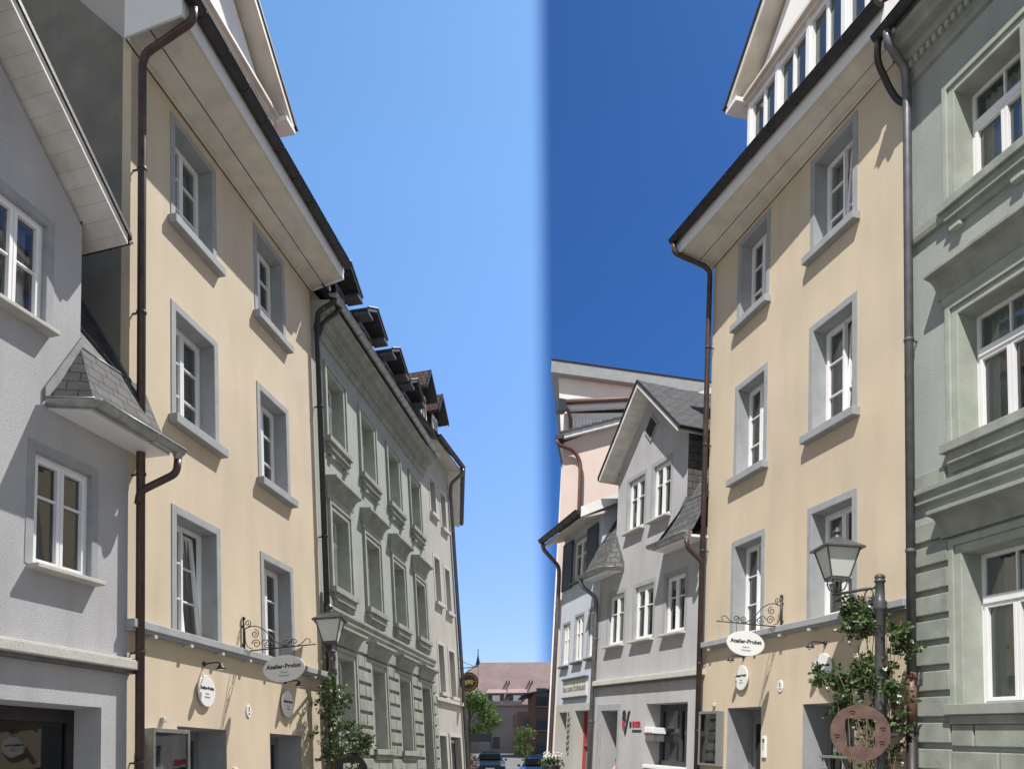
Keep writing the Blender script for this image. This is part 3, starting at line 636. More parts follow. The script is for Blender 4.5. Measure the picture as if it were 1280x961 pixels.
a = R(1.25); gu = 5.8 + 8.663 * cos(a); gn = -8.663 * sin(a)
def beige_house():
    h = thing('corner_house', 'L', gu, gn, 0, 'beige grey house with plain windows at the far end of the left row', 'house', None, 1.75)
    W = 3.05; ops = [(.78, 1.36, 5.98, 7.1), (1.95, 2.5, 5.82, 7.0), (.78, 1.36, 3.2, 4.6), (1.92, 2.47, 3.1, 4.5), (.66, 1.24, .47, 1.9), (1.82, 2.42, .42, 1.85), (.2, .9, -5, -.8), (1.35, 2.5, -5, -.8)]
    mb = MB(); wall(mb, 0, W, -5, 8.2, [(*o, .22) for o in ops]); mb.quad((W, 0, -5), (W + 6.2, -1.66, -5), (W + 6.2, -1.66, 8.2), (W, 0, 8.2)).quad((0, 0, -5), (0, -8, -5), (0, -8, 8.2), (0, 0, 8.2))
    mb.mk('wall', 'beige_stucco', h, weld=True, solid=False)
    for i, (q, r, c, d) in enumerate(ops[:6]):
        m = MB().box(q, q + .05, -.2, -.15, c, d).box(r - .05, r, -.2, -.15, c, d).box(q + .05, r - .05, -.2, -.15, d - .05, d).box((q + r) / 2 - .03, (q + r) / 2 + .03, -.2, -.15, c, d - .05)
        wn = m.mk('window', 'white_paint', h)
        MB().quad((q, -.18, c), (r, -.18, c), (r, -.18, d), (q, -.18, d)).mk('pane', 'glass', wn, solid=False)
        B(q, r, -.6, -.55, c, d).mk('room_wall', 'room_dark', wn)
        B(q - .1, r + .1, -.01, .10, c - .11, c - .001).mk('sill', 'stone_pale', wn, bevel=.006)
        m = MB().box(q - .11, q - .001, -.01, .012, c, d + .1).box(r + .001, r + .11, -.01, .012, c, d + .1).box(q - .001, r + .001, -.01, .012, d + .001, d + .1); m.mk('surround', 'stone_pale', wn)
    for q, r, c, d in ops[6:]:
        m = MB().box(q - .09, q - .001, -.01, .03, c, d + .1).box(r + .001, r + .09, -.01, .03, c, d + .1).box(q - .001, r + .001, -.01, .03, d + .001, d + .1); o = m.mk('door_surround', 'stone_pale', h)
        B(q, r, -.2, -.16, c, d).mk('door_leaf', 'anthracite', o); B(q + .1, r - .1, -.159, -.15, d - .16, d - .06).mk('door_lamp', 'milk_glass', o)
    B(-.0, W + .02, -.01, .09, .19, .30).mk('string_course', 'stone_pale', h, bevel=.006)
    MB().hexa([(0.1, .0, 8.12), (W - .1, .0, 8.12), (W - .1, .47, 7.98), (.1, .47, 7.98)], [(.1, .0, 8.19), (W - .1, .0, 8.19), (W - .1, .47, 8.05), (.1, .47, 8.05)]).mk('soffit', 'cream_paint', h)
    MB().hexa([(W - .1, .0, 8.11), (W - .1, .47, 7.97), (W + 6.0, -1.19, 7.97), (W + 6.0, -1.66, 8.11)], [(W - .1, .0, 8.18), (W - .1, .47, 8.04), (W + 6.0, -1.19, 8.04), (W + 6.0, -1.66, 8.18)]).mk('soffit', 'cream_paint', h)
    MB().prism([(.0, 8.1), (.50, 7.96), (.53, 8.1), (.0, 9.0)], .06, .10).mk('eaves_end', 'gable_stucco', h)
    gutter(h, [(.06, .57, 8.10), (W - .15, .57, 8.10), (W + 6.0, -1.10, 8.10)], .08, 'dark_metal')
    MB().hexa([(.06, .55, 8.12), (W - .2, .55, 8.12), (W + .2, -4, 13.4), (.06, -4, 13.4)], [(.06, .55, 8.17), (W - .2, .55, 8.17), (W + .2, -4, 13.5), (.06, -4, 13.5)]).mk('roof', 'roof_tile', h)
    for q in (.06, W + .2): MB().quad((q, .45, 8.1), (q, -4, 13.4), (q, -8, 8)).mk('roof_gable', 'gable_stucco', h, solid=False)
    for c, hv in ((1.55, 11.0), (2.85, 10.75)):
        d = B(c - .36, c + .36, -2.6, -.30, 8.6, hv - .75).mk('dormer', 'anthracite', h)
        MB().prism([(c - .36, hv - .76), (c + .36, hv - .76), (c, hv - .12)], -.32, -2.4, 'n').mk('dormer_gable', 'anthracite', d)
        MB().box(c - .3, c - .23, -.30, -.26, 9.2, hv - .8).box(c + .23, c + .3, -.30, -.26, 9.2, hv - .8).box(c - .23, c + .23, -.3, -.26, hv - .87, hv - .8).box(c - .025, c + .025, -.3, -.26, 9.2, hv - .87).mk('dormer_window', 'white_paint', d)
        for s in (-1, 1):
            MB().hexa([(c, .05, hv), (c + s * .58, .05, hv - .78), (c + s * .58, -3, hv - .78), (c, -3, hv)], [(c, .05, hv - .09), (c + s * .58, .05, hv - .87), (c + s * .58, -3, hv - .87), (c, -3, hv - .09)]).mk('dormer_roof', 'roof_tile', d)
            MB().hexa([(c, .03, hv - .092), (c + s * .57, .03, hv - .872), (c + s * .57, -3, hv - .872), (c, -3, hv - .092)], [(c, .03, hv - .12), (c + s * .57, .03, hv - .90), (c + s * .57, -3, hv - .90), (c, -3, hv - .12)]).mk('dormer_soffit', 'anthracite', d)
            MB().hexa([(c, .07, hv + .01), (c + s * .6, .07, hv - .78), (c + s * .6, .07, hv - .92), (c, .07, hv - .13)], [(c, .04, hv + .01), (c + s * .6, .04, hv - .78), (c + s * .6, .04, hv - .92), (c, .04, hv - .13)]).mk('verge_board', 'anthracite', d)
    downpipe(h, [(W - .2, .57, 8.0), (W - .2, .56, 7.85), (W - .06, .12, 7.6), (W - .04, .08, 7.3), (W - .04, .08, -5)], .06, 'zinc_dark', rb=.15)
    return h
bl = beige_house()

# ================================================================== the right hand row
gr = grey_house('R', -4.75, 'small light grey gabled house with a square attic vent, left of the right yellow house', dict(shop=(-2.27, -.55), shop_top=-1.04, low=[(-4.37, -3.54), (-3.0, -2.12), (-1.58, -.78)], up=[(-3.54, -2.72), (-2.31, -1.53)], vent=True, cur=.45))
yr = yellow_house('R', 'tall pale yellow house in the right half, behind the lamp with the scrolled arm', dict(W=5.66, cols=[(.99, 2.13), (3.36, 4.56)], t4=7.57, t3=4.70, t2=1.77, ground=((.95, 2.09), (3.27, 4.5)), gt=-1.20, en=(.74, .42), ajar={(0, 1), (1, 1), (2, 0)}))
gnr = green_house('R', 5.70, 0, 'grey green ornate house cut by the right edge of the picture, beside the yellow house', dict(W=6., x0=.60, per=2.0, w=1.36, n=2, dormers=(1.3, 3.3)))
downpipe(gnr, [(.16, .50, 7.58), (.16, .48, 7.40), (.10, .17, 7.15), (.06, .13, 6.95), (.06, .12, 6.7), (.06, .12, -.9)], .055, 'zinc_dark', [(.06, .12, v) for v in (3.35, .6)], rb=.12)
downpipe(gnr, [(.02, .52, 7.62), (-.10, .46, 7.38), (-.15, .22, 7.05), (-.10, .14, 6.86), (.06, .12, 6.68)], .045, 'dark_metal', rb=.12)
downpipe(gnr, [(.06, .12, -.9), (.06, .12, -1.55)], .062, 'red_metal', [(.06, .12, -.95)])
downpipe(gnr, [(.06, .12, -1.55), (.06, .12, -5)], .068, 'dark_metal', [(.06, .12, -1.6)])

a = R(-4.75); bu = -4.95 * cos(a); bn = -4.95 * sin(a); BPSI = -.75
def blue_house():
    h = thing('shuttered_house', 'R', bu, bn, 0, 'pale blue house with dark blue shutters and a framed sign board above its doors', 'house', None, BPSI)
    W = -3.12; ops = [(-2.84, -2.26, .12, 1.28), (-1.80, -1.14, .16, 1.38), (-.72, -.1, .18, 1.4), (-2.2, -1.05, 2.35, 3.5)]
    mb = MB(); wall(mb, W, 0, -.93, 3.85, [(*o, .1) for o in ops]); mb.quad((W, 0, -.93), (W, -8, -.93), (W, -8, 3.85), (W, 0, 3.85)).quad((0, 0, -.93), (0, -8, -.93), (0, -8, 7.7), (0, -.0, 4.0))
    mb.mk('wall', 'blue_stucco', h, weld=True, solid=False)
    mb = MB(); wall(mb, W, 0, -5, -.93, [(-2.84, -2.16, -5, -1.13, .35), (-1.5, -.3, -5, -1.11, .35)]); mb.mk('ground_floor_wall', 'beige_stucco', h, weld=True, solid=False)
    for a_, b_, c, d in ops[:3]: window(h, a_, b_, c, d, .05, 'onehigh', (.07, .005), (.06, .1, .05, 'anthracite'), cur=.4)
    window(h, *ops[3], .05, 'onehigh', (.07, .005), (.05, .1, .05, 'anthracite'), cur=.4)
    for a_, b_ in ((-3.05, -2.24), (-1.01, -.25)): B(a_, b_, .01, .06, 2.25, 3.6).mk('shutter', 'shutter_blue', h, bevel=.006)
    for a_, b_ in ((-2.84, -2.16), (-1.5, -.3)):
        m = MB().box(a_, a_ + .08, -.33, -.26, -5, -1.12).box(b_ - .08, b_, -.33, -.26, -5, -1.12).box(a_ + .08, b_ - .08, -.33, -.26, -2.0, -1.93); o = m.mk('door', 'red_paint', h)
        B(a_ + .08, b_ - .08, -.34, -.32, -5, -2.0).mk('door_panel', 'door_grey', o); B(a_ + .08, b_ - .08, -.9, -.88, -2, -1.1).mk('door_pane', 'room_dark', o)
    MB().hexa([(W, .0, 3.74), (.25, .0, 3.74), (.25, .62, 3.52), (W, .62, 3.52)], [(W, .0, 3.8), (.25, .0, 3.8), (.25, .62, 3.58), (W, .62, 3.58)]).mk('soffit', 'cream_paint', h)
    gutter(h, [(W + .1, .72, 3.66), (.27, .72, 3.70)], .10, 'dark_metal')
    MB().hexa([(W, .68, 3.72), (.25, .68, 3.72), (.25, -6, 7.1), (W, -6, 7.1)], [(W, .68, 3.76), (.25, .68, 3.76), (.25, -6, 7.16), (W, -6, 7.16)]).mk('roof', 'slate', h)
    MB().hexa([(.25, .68, 3.80), (.25, -6, 7.2), (.25, -6, 6.98), (.25, .68, 3.54)], [(.28, .68, 3.80), (.28, -6, 7.2), (.28, -6, 6.98), (.28, .68, 3.54)]).mk('verge_board', 'white_paint', h)
    downpipe(h, [(W + .2, .72, 3.6), (W + .2, .68, 3.4), (W - .05, .12, 3.0), (W - .05, .10, 2.7), (W - .05, .10, -5)], .06, 'zinc_dark', rb=.15)
    s = MB().box(-2.5, -.6, .0, .045, -.74, -.30).mk('sign_board', 'sign_beige', h)
    MB().box(-2.46, -.55, .0, .10, -.30, -.25).box(-2.52, -.6, .0, .06, -.79, -.742).mk('sign_moulding', 'shutter_blue', s)
    text('haus zum Rothmund', .235, 'lettering', 'ink_grey', s, (-1.55, .05, -.52), sx=.93, bold=.004)
    return h
bh = blue_house()

def pink_house():
    h = thing('gabled_house', 'R', bu, bn, 0, 'pink house with stepped verge and curved brown rain pipe, behind the blue house', 'house', None, BPSI)
    u, u1 = -4., -9.
    MB().quad((u, -.08, -5), (u, -5, -5), (u, -5, 9.6), (u, -.08, 7.0)).quad((u, -.08, -5), (u1, -2.1, -5), (u1, -2.1, 7.0), (u, -.08, 7.0)).mk('wall', 'pink_stucco', h, solid=False)
    sl = .41; n0, v0 = .10, 7.06
    def pv(n, d=0): return v0 + (n0 - n) * sl + d
    MB().hexa([(u + .02, n0, pv(n0, -.05)), (u + .02, -5, pv(-5, -.05)), (u + .02, -5, pv(-5, .13)), (u + .02, n0, pv(n0, .13))], [(u + .25, n0, pv(n0, -.05)), (u + .25, -5, pv(-5, -.05)), (u + .25, -5, pv(-5, .13)), (u + .25, n0, pv(n0, .13))]).mk('verge_board', 'white_paint', h)
    m = MB()
    for i in range(16):
        a_ = n0 + .05 - i * .33; b_ = a_ - .36
        m.hexa([(u + .30, a_, pv(a_, .19)), (u + .30, b_, pv(b_, .15)), (u1, b_ - 2.1, pv(b_, .15)), (u1, a_ - 2.1, pv(a_, .19))], [(u + .30, a_, pv(a_, .12)), (u + .30, b_, pv(b_, .10)), (u1, b_ - 2.1, pv(b_, .10)), (u1, a_ - 2.1, pv(a_, .12))])
    m.mk('roof', 'zinc_dark', h)
    gutter(h, [(u + .32, .16, 7.1), (u1, -1.95, 7.1)], .12, 'dark_metal')
    MB().prism([(u + .1, -.08), (u + .1, .08), (u1, -2.0), (u1, -2.2)], 6.82, 6.92, 'v').mk('soffit', 'cream_paint', h)
    downpipe(h, [(u + .22, .2, 6.98), (u + .22, .12, 6.82), (u + .14, -.35, 6.78), (u + .12, -.6, 6.45), (u + .12, -.62, 5.9), (u + .12, -.66, 2.)], .06, 'red_metal', rb=.3)
    return h
pink_house()
def white_house():
    h = thing('white_house', 'R', bu, bn, 0, 'white house front under a dark red gutter, behind the pink house', 'house', None, BPSI)
    u = -7.; D = -7
    MB().quad((u, -.95, -5), (u, D, -5), (u, D, 10.2), (u, -.95, 9.2)).quad((u, -.95, -5), (u - 4, -2.5, -5), (u - 4, -2.5, 9.2), (u, -.95, 9.2)).mk('wall', 'white_stucco', h, solid=False)
    MB().hexa([(u + .32, -.85, 9.20), (u + .32, D, 10.5), (u + .32, D, 10.62), (u + .32, -.85, 9.36)], [(u + .36, -.85, 9.20), (u + .36, D, 10.5), (u + .36, D, 10.62), (u + .36, -.85, 9.36)]).mk('fascia', 'white_paint', h)
    MB().hexa([(u + .02, -.85, 9.22), (u + .02, D, 10.5), (u + .02, D, 10.56), (u + .02, -.85, 9.28)], [(u + .32, -.85, 9.22), (u + .32, D, 10.5), (u + .32, D, 10.56), (u + .32, -.85, 9.28)]).mk('soffit', 'white_paint', h)
    MB().tube([(u + .44, -.84, 9.42), (u + .44, D, 10.7)], .09, 10).mk('gutter', 'red_metal', h, True)
    MB().quad((u + .36, -.85, 9.36), (u + .36, D, 10.62), (u - 3, D, 11.0), (u - 3, -2.2, 9.8)).mk('roof', 'roof_tile', h, solid=False)
    MB().box(u + .1, u + .5, -.88, -.60, 9.1, 9.5).mk('gutter_end', 'anthracite', h)
    downpipe(h, [(u + .44, -.8, 9.35), (u + .44, -.95, 9.15), (u + .12, -1.15, 9.0), (u + .1, -1.2, 8.6)], .06, 'red_metal', rb=.12)
    m = MB()
    for i in range(13): m.prism([(-1.35 - i * .12, 8.5), (-1.25 - i * .12, 8.5), (-1.25 - i * .12, 8.98 + i * .02), (-1.3 - i * .12, 9.03 + i * .02), (-1.35 - i * .12, 8.98 + i * .02)], u + .05, u + .08)
    m.mk('picket_panel', 'white_paint', h)
    return h
white_house()
def far_hall():
    h = thing('large_hall', 'R', bu, bn, 0, 'big blank white building with a wide grey roof edge, behind the grey gabled house', 'building', None, BPSI)
    u = -10.
    MB().quad((u, -3.2, -5), (u, -12, -5), (u, -12, 12.3), (u, -1.55, 11.95)).quad((u, -3.2, -5), (u - 8, -4.8, -5), (u - 8, -4.8, 11.95), (u, -1.55, 11.95)).mk('wall', 'white_stucco', h, solid=False)
    MB().hexa([(u - 8, -4.2, 11.88), (u + .35, -1.15, 11.88), (u + .35, -12, 12.24), (u - 8, -12, 12.24)], [(u - 8, -4.2, 12.35), (u + .35, -1.15, 12.35), (u + .35, -12, 12.68), (u - 8, -12, 12.68)]).mk('roof', 'stone_grey', h)
    MB().hexa([(u - 8, -4.16, 12.36), (u + .38, -1.13, 12.36), (u + .38, -12, 12.69), (u - 8, -12, 12.69)], [(u - 8, -4.16, 12.40), (u + .38, -1.13, 12.40), (u + .38, -12, 12.73), (u - 8, -12, 12.73)]).mk('roof_edge_trim', 'dark_metal', h)
    return h
far_hall()

# ================================================================== signs and lamps on the yellow house
def scroll(c, r, turns, a0, s, th):          # spiral in the n,v plane
    k = int(20 * turns); return [(0, c[0] + r * (1 - .8 * i / k) * cos(a0 + s * turns * 2 * pi * i / k), c[1] + r * (1 - .8 * i / k) * sin(a0 + s * turns * 2 * pi * i / k)) for i in range(k + 1)]
def hanging_sign(row, u, label, flip):
    h = thing('hanging_sign', row, u, 0, 0, label, 'sign')
    b = MB().tube([(0, .03, -.02), (0, .03, .50)], .018, 8).lathe((0, .03, .50), [(.018, 0), (.028, .015), (.02, .04), (.0, .05)], 10).tube([(0, .0, .12), (0, .03, .12)], .02, 6).tube([(0, .0, .4), (0, .03, .4)], .02, 6)
    b.tube([(0, .03, .025), (0, 1.14, .025)], .010, 6)
    br = b.mk('bracket', 'iron', h, True)
    m = MB()
    cv = [(0, .04, .38)] + [(0, .04 + .28 * sin(t * pi / 12), .10 + .28 * cos(t * pi / 24) ** .7 + .0) for t in range(1, 9)]
    cv = [(0, .05, .36), (0, .15, .395), (0, .26, .37), (0, .37, .30), (0, .45, .20), (0, .53, .11), (0, .62, .06), (0, .70, .035)]
    m.tube(bend(cv, .05, 3), .008, 6)
    m.tube(scroll((.09, .44), .055, 1.4, -pi / 2, 1, 0), .007, 5)
    m.tube([(0, .05, .33), (0, .045, .25), (0, .05, .16), (0, .09, .08), (0, .16, .05)], .007, 5)
    m.tube(scroll((.20, .27), .065, 1.5, pi / 2, -1, 0), .007, 5); m.tube(scroll((.22, .12), .07, 1.5, pi, -1, 0), .007, 5)
    m.tube(scroll((.40, .10), .06, 1.5, pi, 1, 0), .007, 5); m.tube([(0, .29, .12), (0, .34, .17), (0, .40, .155), (0, .46, .10), (0, .5, .04)], .007, 5)
    m.tube(scroll((.68, .09), .055, 1.4, -pi / 2, 1, 0), .007, 5); m.tube(scroll((.81, .09), .055, 1.4, -pi / 2, -1, 0), .007, 5)
    m.tube([(0, .62, .04), (0, .70, .045), (0, .75, .10), (0, .79, .14)], .006, 5)
    m.tube([(0, .85, .03), (0, .93, .06), (0, .99, .12), (0, 1.04, .11), (0, 1.06, .07), (0, 1.03, .05)], .007, 5)
    m.mk('scrollwork', 'iron', br, True)
    m = MB()
    for n in (.48, .80): m.tube([(0, n, .02), (0, n, -.12)], .004, 5)
    m.mk('hanger', 'iron', h, True)
    pts = [(.64 + .32 * cos(2 * pi * i / 40), -.285 + .195 * sin(2 * pi * i / 40)) for i in range(40)]
    bd = MB().prism(pts, -.012, .012).mk('board', 'sign_white', h, bevel=.003)
    for s, rz in ((1, 90), (-1, -90)):        # lettered on both faces
        for body, sz, dv, bo, mt in (('Atelier-Probst', .086, .03, .0028, 'ink'), ('Galerie', .042, -.055, 0, 'ink_grey'), ('Werkstatt', .042, -.105, 0, 'ink_grey')):
            text(body, sz, 'lettering', mt, bd, (s * .014, .64, -.285 + dv), (90, 0, rz), .001, bo, 1.06 if sz > .05 else .95)
    return h
hanging_sign('L', 2.755, 'shaded oval hanging sign on a scrolled iron bracket, on the left yellow house', 0)
hanging_sign('R', 2.70, 'sunlit white oval hanging sign on a scrolled iron bracket, on the right yellow house', 1)
def round_sign(row, u, v, label):
    h = thing('round_sign', row, u, 0, v, label, 'sign', 'round wall signs of the studio')
    B(-.03, .03, 0, .03, -.03, .03).mk('mount', 'iron', h)
    bd = MB().lathe((0, .03, 0), [(.208, 0), (.212, .004), (.212, .018), (.208, .022)], 40, 'n').mk('board', 'sign_white', h)
    text('Atelier-Probst', .058, 'lettering', 'ink', bd, (0, .054, .035), bold=.0026, depth=.001)
    text('Galerie', .032, 'lettering', 'ink_grey', bd, (0, .054, -.04), depth=.001); text('Werkstatt', .032, 'lettering', 'ink_grey', bd, (0, .054, -.085), depth=.001)
def spot(row, u, v, label):
    h = thing('wall_lamp', row, u, 0, v, label, 'lamp', 'small spot lamps over the round signs')
    MB().lathe((0, 0, 0), [(.035, 0), (.035, .02), (.02, .03)], 12, 'n').tube(bend([(0, .02, 0), (0, .16, .01), (0, .24, .0), (0, .25, -.03)], .04, 4), .011, 7).mk('arm', 'iron', h, True)
    MB().lathe((0, .25, -.09), [(.062, 0), (.055, .02), (.03, .05), (.02, .08), (.0, .085)], 14).mk('lamp_shade', 'iron', h, True)
    MB().lathe((0, .25, -.096), [(.0, 0), (.05, .001), (.05, .005)], 14).mk('bulb', 'milk_glass', h)
for row, us, v, ls in (('L', (1.66, 4.17), -.65, ('round white wall sign partly sunlit, left of the oval sign in the left half', 'round white wall sign in full shade, below the oval sign of the left half')), ('R', (1.50, 3.84), -.70, ('round white wall sign directly below the sunlit oval sign of the right half', 'round white wall sign half behind the rose leaves, right half'))):
    for u, l in zip(us, ls): round_sign(row, u, v, l)
    for u, l in zip(us, ('first', 'second')):
        side = 'left' if row == 'L' else 'right'
        spot(row, u - .0, v + .36, ('small dark spot lamp above the ' + ('half sunlit' if l == 'first' and row == 'L' else 'shaded' if row == 'L' else 'small tilted looking' if l == 'first' else 'rose covered') + ' round sign in the ' + side + ' half').replace('small tilted looking', 'leftmost'))
for row, u, v, l in (('L', 2.90, -.84, 'small white oval number plaque between two openings of the left yellow house'), ('R', 2.66, -.90, 'small white oval number plaque between two openings of the right yellow house')):
    h = thing('number_plaque', row, u, 0, v, l, 'number plaque')
    MB().prism([(.075 * cos(2 * pi * i / 24), .095 * sin(2 * pi * i / 24)) for i in range(24)], 0, .015, 'n').mk('plate', 'sign_white', h, bevel=.004)
    text('2', .08, 'numeral', 'ink', h, (0, .018, .025), bold=.002, depth=.001); text('alt', .04, 'lettering', 'ink', h, (0, .018, -.04), bold=.001, depth=.001)
for row, u, v, l in (('L', 2.46, -1.83, 'narrow white doorbell panel right of the dark doorway, left half'), ('R', 2.22, -1.85, 'narrow white doorbell panel right of the grey doorway, right half')):
    h = thing('doorbell_panel', row, u, 0, v, l, 'doorbell')
    B(-.055, .055, 0, .03, -.17, .17).mk('plate', 'sign_white', h, bevel=.004)
    for i in range(3): MB().lathe((.0, .03, -.06 - i * .035 + .1), [(.012, 0), (.01, .008)], 10, 'n').mk('button', 'zinc_dark', h)
    B(-.03, .03, .03, .033, .07, .13).mk('speaker', 'zinc_dark', h)
for row, u0, u1, v0, v1, l in (('L', .30, 1.08, -2.4, -1.20, 'grey framed glass showcase with a blue and white poster beside the dark doorway, left half'), ('R', .12, .84, -2.22, -1.25, 'glass showcase with posters between the brown pipe and the grey doorway, right half')):
    h = thing('showcase', row, (u0 + u1) / 2, 0, (v0 + v1) / 2, l, 'showcase'); a_ = (u1 - u0) / 2; b_ = (v1 - v0) / 2; d_ = .14
    MB().box(-a_, -a_ + .04, 0, d_, -b_, b_).box(a_ - .04, a_, 0, d_, -b_, b_).box(-a_ + .04, a_ - .04, 0, d_, b_ - .05, b_).box(-a_ + .04, a_ - .04, 0, d_, -b_, -b_ + .04).mk('frame', 'zinc' if row == 'L' else 'door_grey', h, bevel=.004)
    B(-a_ + .04, a_ - .04, .003, .012, -b_ + .04, b_ - .05).mk('back_panel', 'door_grey', h)
    B(-a_ + .10, 0.08, .014, .018, -b_ + .1, .12).mk('poster', 'poster', h); B(.02, a_ - .12, .02, .024, -b_ + .12, .05).mk('poster', 'poster_blue', h); B(-a_ + .1, -.02, .02, .026, -.02, .10).mk('poster', 'poster_blue', h)
    for i in range(3): B(-a_ + .1 + i * .18, -a_ + .2 + i * .18, .014, .02, .2, b_ - .12).mk('photograph', 'anthracite', h)
    MB().quad((-a_ + .04, d_ - .02, -b_ + .04), (a_ - .04, d_ - .02, -b_ + .04), (a_ - .04, d_ - .02, b_ - .05), (-a_ + .04, d_ - .02, b_ - .05)).mk('pane', 'glass', h, solid=False)
    B(-.04, .04, 0, .05, b_ + .09, b_ + .15).mk('latch', 'stone_pale', h, bevel=.01)

# ------------------------------------------------------------------ street lamps with roses
def street_lamp(row, u, n, v0, pu, pn, label, psi):
    """u,n,v0: underside of the lantern; pu,pn the post"""
    h = thing('street_lamp', row, pu, pn, 0, label, 'street lamp')
    lx, ln = u - pu, n - pn; top = v0 + .12
    prof = [(.085, -4.6), (.085, -3.0), (.066, -2.9), (.060, -1.2), (.058, -.20), (.075, -.18), (.087, -.15), (.075, -.12), (.087, -.09), (.060, -.05), (.052, .16), (.066, .17), (.068, .19), (.052, .205), (.058, .215), (.064, .225), (.058, .25), (.03, .27), (.0, .28)]
    MB().lathe((0, 0, v0 - .15), prof, 20).mk('post', 'lamp_paint', h, True)
    d = Vector((lx, ln, 0)); L_ = d.length; d.normalize()
    m = MB(); A = Vector((0, 0, v0 - .035)); Bq = Vector((lx, ln, v0 - .045)); m.tube([A, Bq + d * .06], .020, 8)
    sp = []
    for i in range(26): t = i / 25; sp.append(Vector((0, 0, v0 - .14)) + d * (.15 + .10 * (1 - .75 * t) * cos(-pi / 2 - 1.0 + t * 8.5)) + Vector((0, 0, .02 + .115 * (1 - .75 * t) * sin(-pi / 2 - 1.0 + t * 8.5))))
    m.tube(sp, .010, 6)
    m.tube([Vector((0, 0, v0 - .12)) + d * .06, Vector((0, 0, v0 - .24)) + d * .16, Vector((0, 0, v0 - .22)) + d * .28, Vector((0, 0, v0 - .08)) + d * (L_ * .62), Bq - Vector((0, 0, .05)) - d * .06, Bq - Vector((0, 0, .10)) + d * .04], .011, 6)
    m.mk('arm', 'lamp_paint', h, True)
    # cradle and lantern
    c = Vector((lx, ln, v0)); m = MB()
    m.tube([c + Vector((0, 0, -.07)), c + Vector((0, 0, .12))], [.028, .02], 8); rot = R(psi)
    cs = [(cos(rot + i * pi / 2 + pi / 4), sin(rot + i * pi / 2 + pi / 4)) for i in range(4)]
    for x, y in cs: m.tube([c + Vector((x * .02, y * .02, -.02)), c + Vector((x * .10, y * .10, .02)), c + Vector((x * .13, y * .13, .09)), c + Vector((x * .12, y * .12, .155))], .009, 6)
    m.mk('cradle', 'lamp_paint', h, True)
    def ring(r, z): return [(c.x + x * r, c.y + y * r, c.z + z) for x, y in cs]
    r0, r1, z0, z1 = .160, .305, .155, .55
    ln_ = MB().hexa(ring(r0 + .012, z0 - .02), ring(r0 + .012, z0 + .008))
    for i in range(4):
        a_, b_ = Vector(ring(r0, z0)[i]), Vector(ring(r1, z1)[i]); ln_.tube([a_, b_], .012, 6)
        a2, b2 = Vector(ring(r0, z0 + .015)[(i + 1) % 4]), Vector(ring(r1, z1)[(i + 1) % 4])
        ln_.tube([Vector(ring(r0, z0 + .015)[i]), a2], .010, 6); ln_.tube([b_, b2], .010, 6)
    fr = ln_.mk('lantern_frame', 'lamp_paint', h, False)
    g = MB(); A_, B_ = ring(r0 - .004, z0), ring(r1 - .006, z1)
    for i in range(4): g.quad(A_[i], A_[(i + 1) % 4], B_[(i + 1) % 4], B_[i])
    g.mk('pane', 'milk_glass', fr, solid=False)
    ro = MB().hexa(ring(r1 + .075, z1 - .012), ring(r1 + .07, z1 + .014)); ro.hexa(ring(r1 + .068, z1 + .014), ring(.13, z1 + .125)); ro.hexa(ring(.13, z1 + .125), ring(.10, z1 + .15))
    ro = ro.mk('lantern_roof', 'lamp_paint', h, bevel=.004)
    MB().lathe((c.x, c.y, c.z + z1 + .14), [(.07, 0), (.072, .02), (.04, .04), (.04, .07), (.062, .085), (.062, .10), (.03, .12), (.022, .15), (.0, .165)], 14).mk('finial', 'lamp_paint', ro, True)
    return h
street_lamp('L', 4.97, .50, .26, 5.52, .30, 'dark street lamp with its post hidden in rose leaves, left half', 78)
street_lamp('R', 4.97, .60, .18, 5.62, .45, 'dark street lamp on a scrolled arm of a grey post, right half', 12)

